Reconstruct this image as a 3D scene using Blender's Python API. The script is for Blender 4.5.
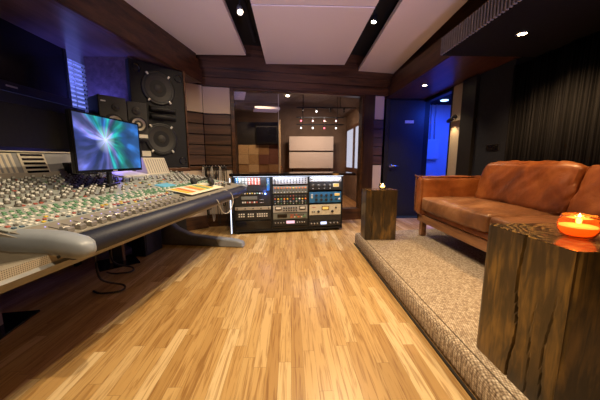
import bpy, bmesh, math, random
from mathutils import Vector, Matrix, noise
R=math.radians
random.seed(7)
for o in list(bpy.data.objects): bpy.data.objects.remove(o)
S=bpy.context.scene
COL=S.collection

# ------------------------------------------------------------ camera, world, exposure, lights
cd=bpy.data.cameras.new('camera'); cam=bpy.data.objects.new('camera',cd); COL.objects.link(cam)
cam.location=(0,0,1.05); cam.rotation_euler=(R(90-8.52),0,R(-2.12))
cd.sensor_width=36; cd.lens=16.02; cd.clip_start=0.02
S.camera=cam
w=bpy.data.worlds.new('world'); S.world=w; w.use_nodes=True
w.node_tree.nodes['Background'].inputs[0].default_value=(0.05,0.06,0.12,1)
w.node_tree.nodes['Background'].inputs[1].default_value=0.3
S.view_settings.view_transform='Standard'; S.view_settings.look='None'
S.view_settings.gamma=1; S.view_settings.use_curve_mapping=False
S.view_settings.exposure=0.0

WARM=(1.0,0.66,0.30); WARM2=(1.0,0.77,0.47)
def lamp(kind,loc,power,color,aim=None,**kw):
    l=bpy.data.lights.new('light_source',kind); l.energy=power; l.color=color
    for k,v in kw.items(): setattr(l,k,v)
    o=bpy.data.objects.new('light_source',l); COL.objects.link(o); o.location=loc
    if aim is not None:
        o.rotation_euler=(Vector(aim)-Vector(loc)).to_track_quat('-Z','Y').to_euler()
    return o
# spots added under middle clouds to shape floor shadow; last one in left slot
for (x,y,p) in ((-0.05,0.45,125),(0.20,1.60,145),(0.60,3.02,140)):
    lamp('SPOT',(x,y,2.46),p,WARM2,aim=(x-0.45,y+0.05,0),spot_size=R(128),spot_blend=0.7,shadow_soft_size=0.016)
lamp('SPOT',(-0.50,2.8,2.5),50,WARM2,aim=(-0.9,3.5,0.9),spot_size=R(100),spot_blend=0.8,shadow_soft_size=0.03)
# low downlight over the sofa, the soffit downlight by the door
lamp('SPOT',(1.86,2.24,2.02),75,(1.0,0.60,0.26),aim=(1.86,2.24,0),spot_size=R(140),spot_blend=0.6,shadow_soft_size=0.03)
lamp('SPOT',(1.70,0.9,2.02),45,(1.0,0.60,0.26),aim=(1.55,0.9,0),spot_size=R(130),spot_blend=0.6,shadow_soft_size=0.03)  # unseen spot added nearer the camera for brightness
lamp('SPOT',(1.95,3.95,2.09),45,WARM2,aim=(1.75,3.9,0),spot_size=R(115),spot_blend=0.7,shadow_soft_size=0.03)
# blue lamp in the back corridor
lamp('AREA',(3.1,4.75,2.1),34,(0.015,0.07,1.0),aim=(3.1,4.9,0),size=0.5)
lamp('AREA',(2.75,4.3,1.9),5,(0.03,0.10,1.0),aim=(2.0,4.85,1.1),size=0.3)
# dusk daylight: side window behind the blinds
lamp('AREA',(-2.62,2.95,1.95),22,(0.22,0.30,1.0),aim=(-1.8,3.0,2.0),size=0.7)
for x in (-1.0,0.25,1.2): lamp('SPOT',(x,-0.9,1.15),185,(0.62,0.55,1.0),aim=(x*0.95,2.35,2.6),spot_size=R(46),spot_blend=0.9,shadow_soft_size=0.12)  # unseen violet uplights added behind the camera to brighten the ceiling clouds
lamp('SPOT',(-2.0,2.86,1.5),22,(0.14,0.18,1.0),aim=(-1.92,3.02,2.12),spot_size=R(130),spot_blend=0.6,shadow_soft_size=0.06)  # unseen blue spot added to brighten the speaker return and soffit
# live room beyond the glass
lamp('AREA',(0.6,6.4,2.25),48,(1.0,0.76,0.58),aim=(0.6,6.9,0),size=0.6)
lamp('SPOT',(-0.5,5.4,2.5),90,(1.0,0.66,0.36),aim=(-0.8,6.6,1.0),spot_size=R(80),spot_blend=0.8,shadow_soft_size=0.05)  # spot added to brighten the patchwork wood panel

# ------------------------------------------------------------ materials
def new_mat(name):
    m=bpy.data.materials.new(name); m.use_nodes=True
    nt=m.node_tree; return m,nt,nt.nodes['Principled BSDF']
def node(nt,t,**kw):
    n=nt.nodes.new(t)
    for k,v in kw.items(): setattr(n,k,v)
    return n
def math_(nt,op,a,b=None):
    n=node(nt,'ShaderNodeMath',operation=op)
    for i,v in enumerate((a,b)):
        if v is None: continue
        if isinstance(v,(int,float)): n.inputs[i].default_value=v
        else: nt.links.new(v,n.inputs[i])
    return n.outputs[0]
def ramp(nt,fac,stops,interp='LINEAR'):
    n=node(nt,'ShaderNodeValToRGB'); n.color_ramp.interpolation=interp
    e=n.color_ramp.elements
    while len(e)<len(stops): e.new(0.5)
    for i,(p,c) in enumerate(stops): e[i].position=p; e[i].color=(*c,1)
    nt.links.new(fac,n.inputs[0]); return n.outputs[0]
def plain(name,c,rough=0.5,metal=0.0,var=0.12,scale=30,bump=0.0,spec=0.5,coat=0):
    m,nt,b=new_mat(name)
    tc=node(nt,'ShaderNodeTexCoord'); ns=node(nt,'ShaderNodeTexNoise')
    ns.inputs['Scale'].default_value=scale; ns.inputs['Detail'].default_value=4
    nt.links.new(tc.outputs['Object'],ns.inputs['Vector'])
    col=ramp(nt,ns.outputs[0],[(0.3,[v*(1-var) for v in c]),(0.7,[min(1,v*(1+var)) for v in c])])
    nt.links.new(col,b.inputs['Base Color'])
    b.inputs['Roughness'].default_value=rough; b.inputs['Metallic'].default_value=metal
    b.inputs['Specular IOR Level'].default_value=spec; b.inputs['Coat Weight'].default_value=coat
    if bump:
        bp=node(nt,'ShaderNodeBump'); bp.inputs['Strength'].default_value=bump; bp.inputs['Distance'].default_value=0.002
        nt.links.new(ns.outputs[0],bp.inputs['Height']); nt.links.new(bp.outputs[0],b.inputs['Normal'])
    return m
def emit(name,c,s,base=(0.02,0.02,0.02)):
    m,nt,b=new_mat(name); b.inputs['Base Color'].default_value=(*base,1)
    b.inputs['Emission Color'].default_value=(*c,1); b.inputs['Emission Strength'].default_value=s; return m
def wood(name,c1,c2,axis='X',scale=6,stretch=14,rough=0.45,bump=0.25,coat=0.0,c3=None):
    m,nt,b=new_mat(name)
    tc=node(nt,'ShaderNodeTexCoord'); mp=node(nt,'ShaderNodeMapping')
    sc=[scale*1.0]*3; sc['XYZ'.index(axis)]=scale/stretch; mp.inputs['Scale'].default_value=sc
    nt.links.new(tc.outputs['Object'],mp.inputs['Vector'])
    n1=node(nt,'ShaderNodeTexNoise'); n1.inputs['Scale'].default_value=3; n1.inputs['Detail'].default_value=6; n1.inputs['Distortion'].default_value=0.6
    nt.links.new(mp.outputs[0],n1.inputs['Vector'])
    n2=node(nt,'ShaderNodeTexNoise'); n2.inputs['Scale'].default_value=22; n2.inputs['Detail'].default_value=3
    nt.links.new(mp.outputs[0],n2.inputs['Vector'])
    f=math_(nt,'ADD',math_(nt,'MULTIPLY',n1.outputs[0],0.72),math_(nt,'MULTIPLY',n2.outputs[0],0.28))
    st=[(0.36,c1),(0.62,c2)] if c3 is None else [(0.34,c1),(0.5,c2),(0.66,c3)]
    nt.links.new(ramp(nt,f,st),b.inputs['Base Color'])
    b.inputs['Roughness'].default_value=rough; b.inputs['Coat Weight'].default_value=coat; b.inputs['Coat Roughness'].default_value=0.15
    if bump:
        bp=node(nt,'ShaderNodeBump'); bp.inputs['Strength'].default_value=bump; bp.inputs['Distance'].default_value=0.003
        nt.links.new(f,bp.inputs['Height']); nt.links.new(bp.outputs[0],b.inputs['Normal'])
    return m
def planks(name,cols,width,length,along='Y',rough=0.35,grain=1.0):
    m,nt,b=new_mat(name)
    tc=node(nt,'ShaderNodeTexCoord'); sp=node(nt,'ShaderNodeSeparateXYZ'); nt.links.new(tc.outputs['Object'],sp.inputs[0])
    a=sp.outputs['X' if along=='Y' else 'Y']; l=sp.outputs[along]
    ar=math_(nt,'DIVIDE',a,width); row=math_(nt,'FLOOR',ar)
    wn=node(nt,'ShaderNodeTexWhiteNoise',noise_dimensions='1D'); nt.links.new(row,wn.inputs['W'])
    ll=math_(nt,'ADD',math_(nt,'DIVIDE',l,length),math_(nt,'MULTIPLY',wn.outputs['Value'],7.3))
    cell=math_(nt,'FLOOR',ll)
    cv=node(nt,'ShaderNodeCombineXYZ'); nt.links.new(row,cv.inputs[0]); nt.links.new(cell,cv.inputs[1])
    w2=node(nt,'ShaderNodeTexWhiteNoise',noise_dimensions='2D'); nt.links.new(cv.outputs[0],w2.inputs['Vector'])
    base=ramp(nt,w2.outputs['Value'],cols)
    # grain
    gv=node(nt,'ShaderNodeCombineXYZ')
    nt.links.new(math_(nt,'MULTIPLY',a,60),gv.inputs[0]); nt.links.new(math_(nt,'ADD',math_(nt,'MULTIPLY',l,3.2),math_(nt,'MULTIPLY',w2.outputs['Value'],50)),gv.inputs[1])
    nt.links.new(math_(nt,'MULTIPLY',row,3.7),gv.inputs[2])
    gn=node(nt,'ShaderNodeTexNoise'); gn.inputs['Scale'].default_value=1.0; gn.inputs['Detail'].default_value=5; gn.inputs['Distortion'].default_value=1.2
    nt.links.new(gv.outputs[0],gn.inputs['Vector'])
    gr=ramp(nt,gn.outputs[0],[(0.36,(0.62,0.52,0.42)),(0.52,(1,1,1)),(0.7,(1.0,1.0,1.0))])
    mx=node(nt,'ShaderNodeMix',data_type='RGBA',blend_type='MULTIPLY'); mx.inputs[0].default_value=grain
    nt.links.new(base,mx.inputs[6]); nt.links.new(gr,mx.inputs[7])
    # seams
    fr=math_(nt,'FRACT',ar); e1=math_(nt,'LESS_THAN',fr,0.02); fl=math_(nt,'FRACT',ll); e2=math_(nt,'LESS_THAN',fl,0.002/length)
    sm=math_(nt,'MAXIMUM',e1,e2)
    m2=node(nt,'ShaderNodeMix',data_type='RGBA'); nt.links.new(math_(nt,'MULTIPLY',sm,0.55),m2.inputs[0])
    nt.links.new(mx.outputs[2],m2.inputs[6]); m2.inputs[7].default_value=(0.10,0.05,0.02,1)
    nt.links.new(m2.outputs[2],b.inputs['Base Color'])
    b.inputs['Roughness'].default_value=rough
    bp=node(nt,'ShaderNodeBump'); bp.inputs['Strength'].default_value=0.12; bp.inputs['Distance'].default_value=0.001
    nt.links.new(gn.outputs[0],bp.inputs['Height']); nt.links.new(bp.outputs[0],b.inputs['Normal'])
    return m
def weave(name,c1,c2,c3,size=0.0105):
    m,nt,b=new_mat(name)
    tc=node(nt,'ShaderNodeTexCoord'); 
    br=node(nt,'ShaderNodeTexVoronoi'); br.inputs['Randomness'].default_value=0.22; br.inputs['Scale'].default_value=1/size
    mp=node(nt,'ShaderNodeMapping'); mp.inputs['Rotation'].default_value=(0,0,R(24)); mp.inputs['Scale'].default_value=(1,0.72,1)
    nt.links.new(tc.outputs['Object'],mp.inputs['Vector']); nt.links.new(mp.outputs[0],br.inputs['Vector'])
    sep=node(nt,'ShaderNodeSeparateColor'); nt.links.new(br.outputs['Color'],sep.inputs[0])
    base=ramp(nt,sep.outputs[0],[(0.1,c1),(0.5,c2),(0.95,c3)])
    d=ramp(nt,br.outputs['Distance'],[(0.25,(1,1,1)),(0.75,(0.22,0.17,0.13))])
    mx=node(nt,'ShaderNodeMix',data_type='RGBA',blend_type='MULTIPLY'); mx.inputs[0].default_value=1
    nt.links.new(base,mx.inputs[6]); nt.links.new(d,mx.inputs[7]); nt.links.new(mx.outputs[2],b.inputs['Base Color'])
    b.inputs['Roughness'].default_value=0.9
    bp=node(nt,'ShaderNodeBump'); bp.inputs['Strength'].default_value=0.9; bp.inputs['Distance'].default_value=0.004; bp.invert=True
    nt.links.new(br.outputs['Distance'],bp.inputs['Height']); nt.links.new(bp.outputs[0],b.inputs['Normal'])
    return m
def leather(name,c1,c2,c3):
    m,nt,b=new_mat(name)
    tc=node(nt,'ShaderNodeTexCoord')
    n1=node(nt,'ShaderNodeTexNoise'); n1.inputs['Scale'].default_value=3.2; n1.inputs['Detail'].default_value=6; n1.inputs['Roughness'].default_value=0.6; n1.inputs['Distortion'].default_value=0.4
    nt.links.new(tc.outputs['Object'],n1.inputs['Vector'])
    nt.links.new(ramp(nt,n1.outputs[0],[(0.3,c1),(0.5,c2),(0.7,c3)]),b.inputs['Base Color'])
    n2=node(nt,'ShaderNodeTexNoise'); n2.inputs['Scale'].default_value=14; n2.inputs['Detail'].default_value=8; n2.inputs['Distortion'].default_value=1.5
    nt.links.new(tc.outputs['Object'],n2.inputs['Vector'])
    bp=node(nt,'ShaderNodeBump'); bp.inputs['Strength'].default_value=0.35; bp.inputs['Distance'].default_value=0.008
    nt.links.new(n2.outputs[0],bp.inputs['Height']); nt.links.new(bp.outputs[0],b.inputs['Normal'])
    nt.links.new(ramp(nt,n2.outputs[0],[(0.3,(0.28,)*3),(0.7,(0.48,)*3)]),b.inputs['Roughness'])
    return m
def glass_mat(name,tint=(1,1,1),ior=1.45,rough=0.0):
    m=bpy.data.materials.new(name); m.use_nodes=True; nt=m.node_tree; nt.nodes.clear()
    out=node(nt,'ShaderNodeOutputMaterial'); tr=node(nt,'ShaderNodeBsdfTransparent'); gl=node(nt,'ShaderNodeBsdfGlossy'); fr=node(nt,'ShaderNodeFresnel'); mx=node(nt,'ShaderNodeMixShader')
    tr.inputs[0].default_value=(*tint,1); gl.inputs['Roughness'].default_value=rough; fr.inputs[0].default_value=ior
    nt.links.new(fr.outputs[0],mx.inputs[0]); nt.links.new(tr.outputs[0],mx.inputs[1]); nt.links.new(gl.outputs[0],mx.inputs[2]); nt.links.new(mx.outputs[0],out.inputs[0])
    return m
def ribbed(name,c1,c2,freq,axis='Y',rough=0.7):
    m,nt,b=new_mat(name)
    tc=node(nt,'ShaderNodeTexCoord'); sp=node(nt,'ShaderNodeSeparateXYZ'); nt.links.new(tc.outputs['Object'],sp.inputs[0])
    wn=node(nt,'ShaderNodeTexNoise',noise_dimensions='1D'); wn.inputs['Scale'].default_value=freq; wn.inputs['Detail'].default_value=2
    nt.links.new(sp.outputs[axis],wn.inputs['W'])
    nt.links.new(ramp(nt,wn.outputs[0],[(0.4,c1),(0.62,c2)]),b.inputs['Base Color']); b.inputs['Roughness'].default_value=rough; b.inputs['Specular IOR Level'].default_value=0.08
    bp=node(nt,'ShaderNodeBump'); bp.inputs['Strength'].default_value=0.6; bp.inputs['Distance'].default_value=0.01
    nt.links.new(wn.outputs[0],bp.inputs['Height']); nt.links.new(bp.outputs[0],b.inputs['Normal'])
    return m

M={}
M['floor']=planks('oak_strip_floor',[(0.0,(0.42,0.245,0.085)),(0.35,(0.52,0.325,0.125)),(0.75,(0.58,0.385,0.165)),(1.0,(0.72,0.54,0.30))],0.064,0.70,grain=0.95,rough=0.33)
M['floor2']=planks('live_room_boards',[(0.0,(0.40,0.18,0.05)),(1.0,(0.60,0.32,0.12))],0.08,0.9,rough=0.3)
M['carpet']=weave('sisal_carpet',(0.42,0.31,0.21),(0.56,0.44,0.31),(0.70,0.58,0.44))
M['walnut']=wood('walnut_panel',(0.022,0.009,0.004),(0.075,0.030,0.012),'X',rough=0.35,c3=(0.12,0.052,0.021))
M['walnutY']=wood('walnut_fascia',(0.022,0.009,0.004),(0.075,0.030,0.012),'Y',rough=0.35,c3=(0.12,0.052,0.021))
M['walnutZ']=wood('walnut_post',(0.018,0.008,0.004),(0.055,0.022,0.010),'Z',rough=0.35)
M['violetlitwood']=wood('violet_lit_wood',(0.060,0.034,0.045),(0.13,0.078,0.10),'Y',rough=0.3)  # violet light on the wood is put into its grain colours
M['darkwood']=plain('black_stained_wood',(0.012,0.010,0.010),0.5)
M['slat']=wood('slat_wood',(0.035,0.014,0.007),(0.10,0.042,0.019),'X',scale=8,rough=0.5)
M['cream']=plain('cream_fabric',(0.62,0.50,0.40),0.95,var=0.04,scale=200,bump=0.2)
M['cloud']=plain('cloud_panel_fabric',(0.80,0.72,0.68),0.95,var=0.03,scale=150,bump=0.15)
M['blackwall']=plain('black_wall_paint',(0.009,0.009,0.011),0.8,spec=0.15)
M['ceil']=plain('black_ceiling_paint',(0.014,0.013,0.012),0.85)
M['bluewall']=plain('slate_wall_fabric',(0.020,0.023,0.034),0.9,bump=0.2,spec=0.1)
M['corr']=plain('white_corridor_paint',(0.6,0.62,0.66),0.7,var=0.05,scale=4)
M['beigewall']=plain('beige_wall_paint',(0.40,0.33,0.27),0.8,var=0.05)
M['curtain']=ribbed('ribbed_curtain_fabric',(0.002,0.002,0.003),(0.012,0.012,0.015),60)
M['black']=plain('black_plastic',(0.010,0.010,0.011),0.4)
M['blackgloss']=plain('black_gloss',(0.006,0.006,0.008),0.12,var=0.02)
M['blackmetal']=plain('black_powder_coat',(0.010,0.010,0.011),0.5,spec=0.3)
M['charcoal']=plain('charcoal_face',(0.028,0.027,0.026),0.55,var=0.1)
M['cone']=plain('grey_paper_cone',(0.030,0.027,0.024),0.65)
M['whitecone']=plain('pale_paper_cone',(0.50,0.44,0.36),0.6)
M['chrome']=plain('chrome',(0.75,0.75,0.75),0.2,metal=1.0,var=0.03)
M['screw']=plain('bright_screw_metal',(0.8,0.78,0.74),0.35,metal=0.6)
M['desk']=plain('console_beige',(0.36,0.325,0.28),0.5,var=0.06)
M['deskface']=plain('console_face_plate',(0.33,0.36,0.355),0.5,var=0.1,scale=60)
M['faderplate']=plain('fader_plate_brown_grey',(0.26,0.24,0.21),0.45,var=0.08)
M['deskgrey']=plain('console_light_grey_arm',(0.27,0.30,0.36),0.38,var=0.03)
M['meter']=plain('meter_bridge_grey',(0.27,0.27,0.28),0.5,var=0.04)
M['louvre']=plain('meter_bridge_cream',(0.62,0.56,0.46),0.5,var=0.03)
M['vinyl']=plain('blue_black_vinyl',(0.022,0.026,0.055),0.5,bump=0.3,scale=120)
M['footgrey']=plain('slate_grey_casting',(0.13,0.14,0.175),0.4)
M['knobcap']=plain('knob_cap_cream',(0.60,0.61,0.60),0.35)
M['knobdark']=plain('knob_skirt_grey',(0.10,0.09,0.08),0.4)
M['green']=plain('green_key',(0.13,0.30,0.17),0.45); M['red']=plain('red_key',(0.40,0.09,0.06),0.45)
M['yellow']=plain('yellow_key',(0.70,0.50,0.05),0.45); M['bluek']=plain('navy_key',(0.05,0.10,0.16),0.45)
M['white']=plain('white_plastic',(0.75,0.74,0.70),0.4); M['orange']=plain('orange_key',(0.75,0.20,0.04),0.45)
M['paper']=plain('paper',(0.72,0.68,0.55),0.8,var=0.05)
M['silver']=plain('brushed_silver',(0.55,0.54,0.52),0.35,metal=0.6,var=0.08)
M['rackblack']=plain('rack_black_face',(0.020,0.020,0.022),0.45)
M['rackgrey']=plain('rack_grey_green_face',(0.17,0.18,0.165),0.5)
M['rackpale']=plain('rack_pale_face',(0.42,0.42,0.44),0.45)
M['rackblue']=plain('rack_blue_face',(0.03,0.16,0.38),0.4)
M['rackcream']=plain('rack_cream_face',(0.66,0.62,0.50),0.45)
M['ledblue']=emit('blue_led',(0.10,0.22,1.0),25); M['amber']=emit('amber_meter_glow',(1.0,0.50,0.10),1.2)
M['pinkglow']=emit('pink_display_glow',(1.0,0.55,0.65),1.3); M['ledwhite']=emit('cool_white_led_strip',(0.75,0.82,1.0),2.2)
M['bluewhite']=emit('blue_white_display_glow',(0.65,0.72,1.0),1.8); M['ledviolet']=emit('violet_led',(0.55,0.45,1.0),1.3)
M['bulb']=emit('warm_bulb',(1.0,0.80,0.50),40); M['bulbdim']=emit('warm_bulb_small',(1.0,0.82,0.55),14)
M['redbulb']=emit('red_bulb',(1.0,0.12,0.16),6); M['pinkbulb']=emit('pink_bulb',(1.0,0.55,0.5),6); M['whitebulb']=emit('white_bulb',(1.0,0.9,0.8),6)
M['sky']=emit('dusk_sky_glow',(0.20,0.26,0.95),1.2); M['paneglow']=emit('bright_window_glow',(0.85,0.86,1.0),0.85)
M['flame']=emit('candle_flame',(1.0,0.72,0.28),22); M['lcd']=emit('blue_lcd',(0.15,0.5,0.7),0.35,base=(0.1,0.3,0.4))
M['glass']=glass_mat('window_glass',(0.90,0.90,0.92),1.5)
M['leather']=leather('cognac_leather',(0.10,0.026,0.008),(0.24,0.068,0.017),(0.40,0.14,0.04))
M['seatleather']=leather('brown_cognac_leather',(0.09,0.034,0.014),(0.20,0.082,0.032),(0.34,0.165,0.078))  # browner than the leather of the back and arms
M['sofawood']=wood('sofa_frame_wood',(0.14,0.055,0.022),(0.32,0.15,0.065),'Y',rough=0.35)
M['rubber']=plain('black_rubber',(0.014,0.014,0.015),0.6)
M['slatmetal']=plain('blind_slat_white',(0.75,0.75,0.78),0.35)
M['lbrown']=plain('live_room_brown_wall',(0.16,0.095,0.055),0.7,var=0.2,scale=3)
M['lceil']=plain('live_room_ceiling',(0.20,0.16,0.135),0.7,var=0.2,scale=2)
M['tvscreen']=plain('dark_screen_glass',(0.006,0.006,0.009),0.18,var=0.02)
M['cabledark']=plain('black_cable',(0.015,0.015,0.015),0.5); M['cablepale']=plain('pale_cable',(0.55,0.52,0.48),0.5)
M['ovalwax']=emit('glowing_orange_wax',(1.0,0.20,0.02),1.6,base=(0.8,0.2,0.03))  # flame light inside the wax put in as an even glow
def amber_glass():
    m,nt,b=new_mat('orange_candle_glass'); b.inputs['Base Color'].default_value=(1.0,0.42,0.10,1); b.inputs['Roughness'].default_value=0.05
    b.inputs['Transmission Weight'].default_value=0.85; b.inputs['IOR'].default_value=1.3
    return m
M['amberglass']=amber_glass()
def block_mat():
    m,nt,b=new_mat('scorched_block_wood')
    tc=node(nt,'ShaderNodeTexCoord'); mp=node(nt,'ShaderNodeMapping'); mp.inputs['Scale'].default_value=(1,1,0.15)
    nt.links.new(tc.outputs['Object'],mp.inputs['Vector'])
    n1=node(nt,'ShaderNodeTexNoise'); n1.inputs['Scale'].default_value=34; n1.inputs['Detail'].default_value=8; n1.inputs['Distortion'].default_value=1.0
    n2=node(nt,'ShaderNodeTexNoise'); n2.inputs['Scale'].default_value=7; n2.inputs['Detail'].default_value=5; n2.inputs['Distortion'].default_value=0.5
    mp2=node(nt,'ShaderNodeMapping'); mp2.inputs['Scale'].default_value=(1,1,0.4); nt.links.new(tc.outputs['Object'],mp2.inputs['Vector'])
    nt.links.new(mp.outputs[0],n1.inputs['Vector']); nt.links.new(mp2.outputs[0],n2.inputs['Vector'])
    f=math_(nt,'ADD',math_(nt,'MULTIPLY',n1.outputs[0],0.36),math_(nt,'MULTIPLY',n2.outputs[0],0.64))
    nt.links.new(ramp(nt,f,[(0.33,(0.010,0.007,0.004)),(0.5,(0.055,0.032,0.011)),(0.68,(0.27,0.145,0.03))]),b.inputs['Base Color'])
    b.inputs['Roughness'].default_value=0.42; b.inputs['Coat Weight'].default_value=0.25; b.inputs['Coat Roughness'].default_value=0.2
    bp=node(nt,'ShaderNodeBump'); bp.inputs['Strength'].default_value=0.35; bp.inputs['Distance'].default_value=0.006
    nt.links.new(f,bp.inputs['Height']); nt.links.new(bp.outputs[0],b.inputs['Normal'])
    return m
M['block']=block_mat()
def blocktop_mat():
    m,nt,b=new_mat('lacquered_block_top')
    tc=node(nt,'ShaderNodeTexCoord'); wv=node(nt,'ShaderNodeTexWave'); wv.wave_type='RINGS'; wv.rings_direction='Z'
    mp=node(nt,'ShaderNodeMapping'); mp.inputs['Location'].default_value=(0.02,-0.03,0)
    nt.links.new(tc.outputs['Object'],mp.inputs['Vector']); nt.links.new(mp.outputs[0],wv.inputs['Vector'])
    wv.inputs['Scale'].default_value=9; wv.inputs['Distortion'].default_value=16; wv.inputs['Detail'].default_value=4; wv.inputs['Detail Scale'].default_value=1.4
    nt.links.new(ramp(nt,wv.outputs['Fac'],[(0.2,(0.03,0.018,0.010)),(0.7,(0.07,0.040,0.017)),(0.97,(0.30,0.17,0.05))]),b.inputs['Base Color'])
    b.inputs['Roughness'].default_value=0.22; b.inputs['Coat Weight'].default_value=0.6; b.inputs['Coat Roughness'].default_value=0.1
    return m
M['blocktop']=blocktop_mat()
def screen_mat():
    m,nt,b=new_mat('light_burst_screen')
    tc=node(nt,'ShaderNodeTexCoord'); mp=node(nt,'ShaderNodeMapping'); mp.inputs['Location'].default_value=(0,0.06,-1.19)
    nt.links.new(tc.outputs['Object'],mp.inputs['Vector'])
    sp=node(nt,'ShaderNodeSeparateXYZ'); nt.links.new(mp.outputs[0],sp.inputs[0])
    y,z=sp.outputs['Y'],sp.outputs['Z']
    ang=math_(nt,'ARCTAN2',z,y); r=math_(nt,'SQRT',math_(nt,'ADD',math_(nt,'MULTIPLY',y,y),math_(nt,'MULTIPLY',z,z)))
    an=math_(nt,'ADD',ang,math_(nt,'MULTIPLY',r,0.5))
    cv=node(nt,'ShaderNodeCombineXYZ'); nt.links.new(math_(nt,'SINE',an),cv.inputs[0]); nt.links.new(math_(nt,'COSINE',an),cv.inputs[1]); nt.links.new(math_(nt,'MULTIPLY',r,1.5),cv.inputs[2])
    n1=node(nt,'ShaderNodeTexNoise'); n1.inputs['Scale'].default_value=1.5; n1.inputs['Detail'].default_value=1; nt.links.new(cv.outputs[0],n1.inputs['Vector'])
    n2=node(nt,'ShaderNodeTexNoise'); n2.inputs['Scale'].default_value=3.4; n2.inputs['Detail'].default_value=2; nt.links.new(cv.outputs[0],n2.inputs['Vector'])
    pos=math_(nt,'ADD',math_(nt,'ADD',math_(nt,'MULTIPLY',y,1.1),0.5),math_(nt,'MULTIPLY',math_(nt,'SUBTRACT',n1.outputs[0],0.5),1.6))
    hue=ramp(nt,pos,[(0.1,(0.05,0.06,0.42)),(0.35,(0.16,0.18,0.72)),(0.48,(0.30,0.26,0.85)),(0.60,(0.02,0.30,0.48)),(0.75,(0.01,0.40,0.30)),(0.95,(0.02,0.12,0.42))])
    ray_=ramp(nt,n2.outputs[0],[(0.36,(0.22,0.22,0.22)),(0.55,(0.75,0.75,0.75)),(0.68,(1.9,1.9,1.9))])
    mx=node(nt,'ShaderNodeMix',data_type='RGBA',blend_type='MULTIPLY'); mx.inputs[0].default_value=1
    nt.links.new(hue,mx.inputs[6]); nt.links.new(ray_,mx.inputs[7])
    core=ramp(nt,r,[(0.0,(0.9,0.95,1)),(0.03,(0.4,0.5,0.55)),(0.10,(0.0,0.02,0.03))])
    ad=node(nt,'ShaderNodeMix',data_type='RGBA',blend_type='ADD'); ad.inputs[0].default_value=1
    nt.links.new(mx.outputs[2],ad.inputs[6]); nt.links.new(core,ad.inputs[7])
    b.inputs['Base Color'].default_value=(0.01,0.01,0.01,1); b.inputs['Roughness'].default_value=0.3
    nt.links.new(ad.outputs[2],b.inputs['Emission Color']); b.inputs['Emission Strength'].default_value=0.85
    return m
M['screen']=screen_mat()
def perforated_mat():
    m,nt,b=new_mat('perforated_beige_panel')
    tc=node(nt,'ShaderNodeTexCoord'); v=node(nt,'ShaderNodeTexVoronoi'); v.inputs['Randomness'].default_value=0; v.inputs['Scale'].default_value=150
    nt.links.new(tc.outputs['Object'],v.inputs['Vector'])
    nt.links.new(ramp(nt,v.outputs['Distance'],[(0.28,(0.12,0.10,0.08)),(0.34,(0.42,0.37,0.30))]),b.inputs['Base Color']); b.inputs['Roughness'].default_value=0.5
    return m
M['perf']=perforated_mat()

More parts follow.
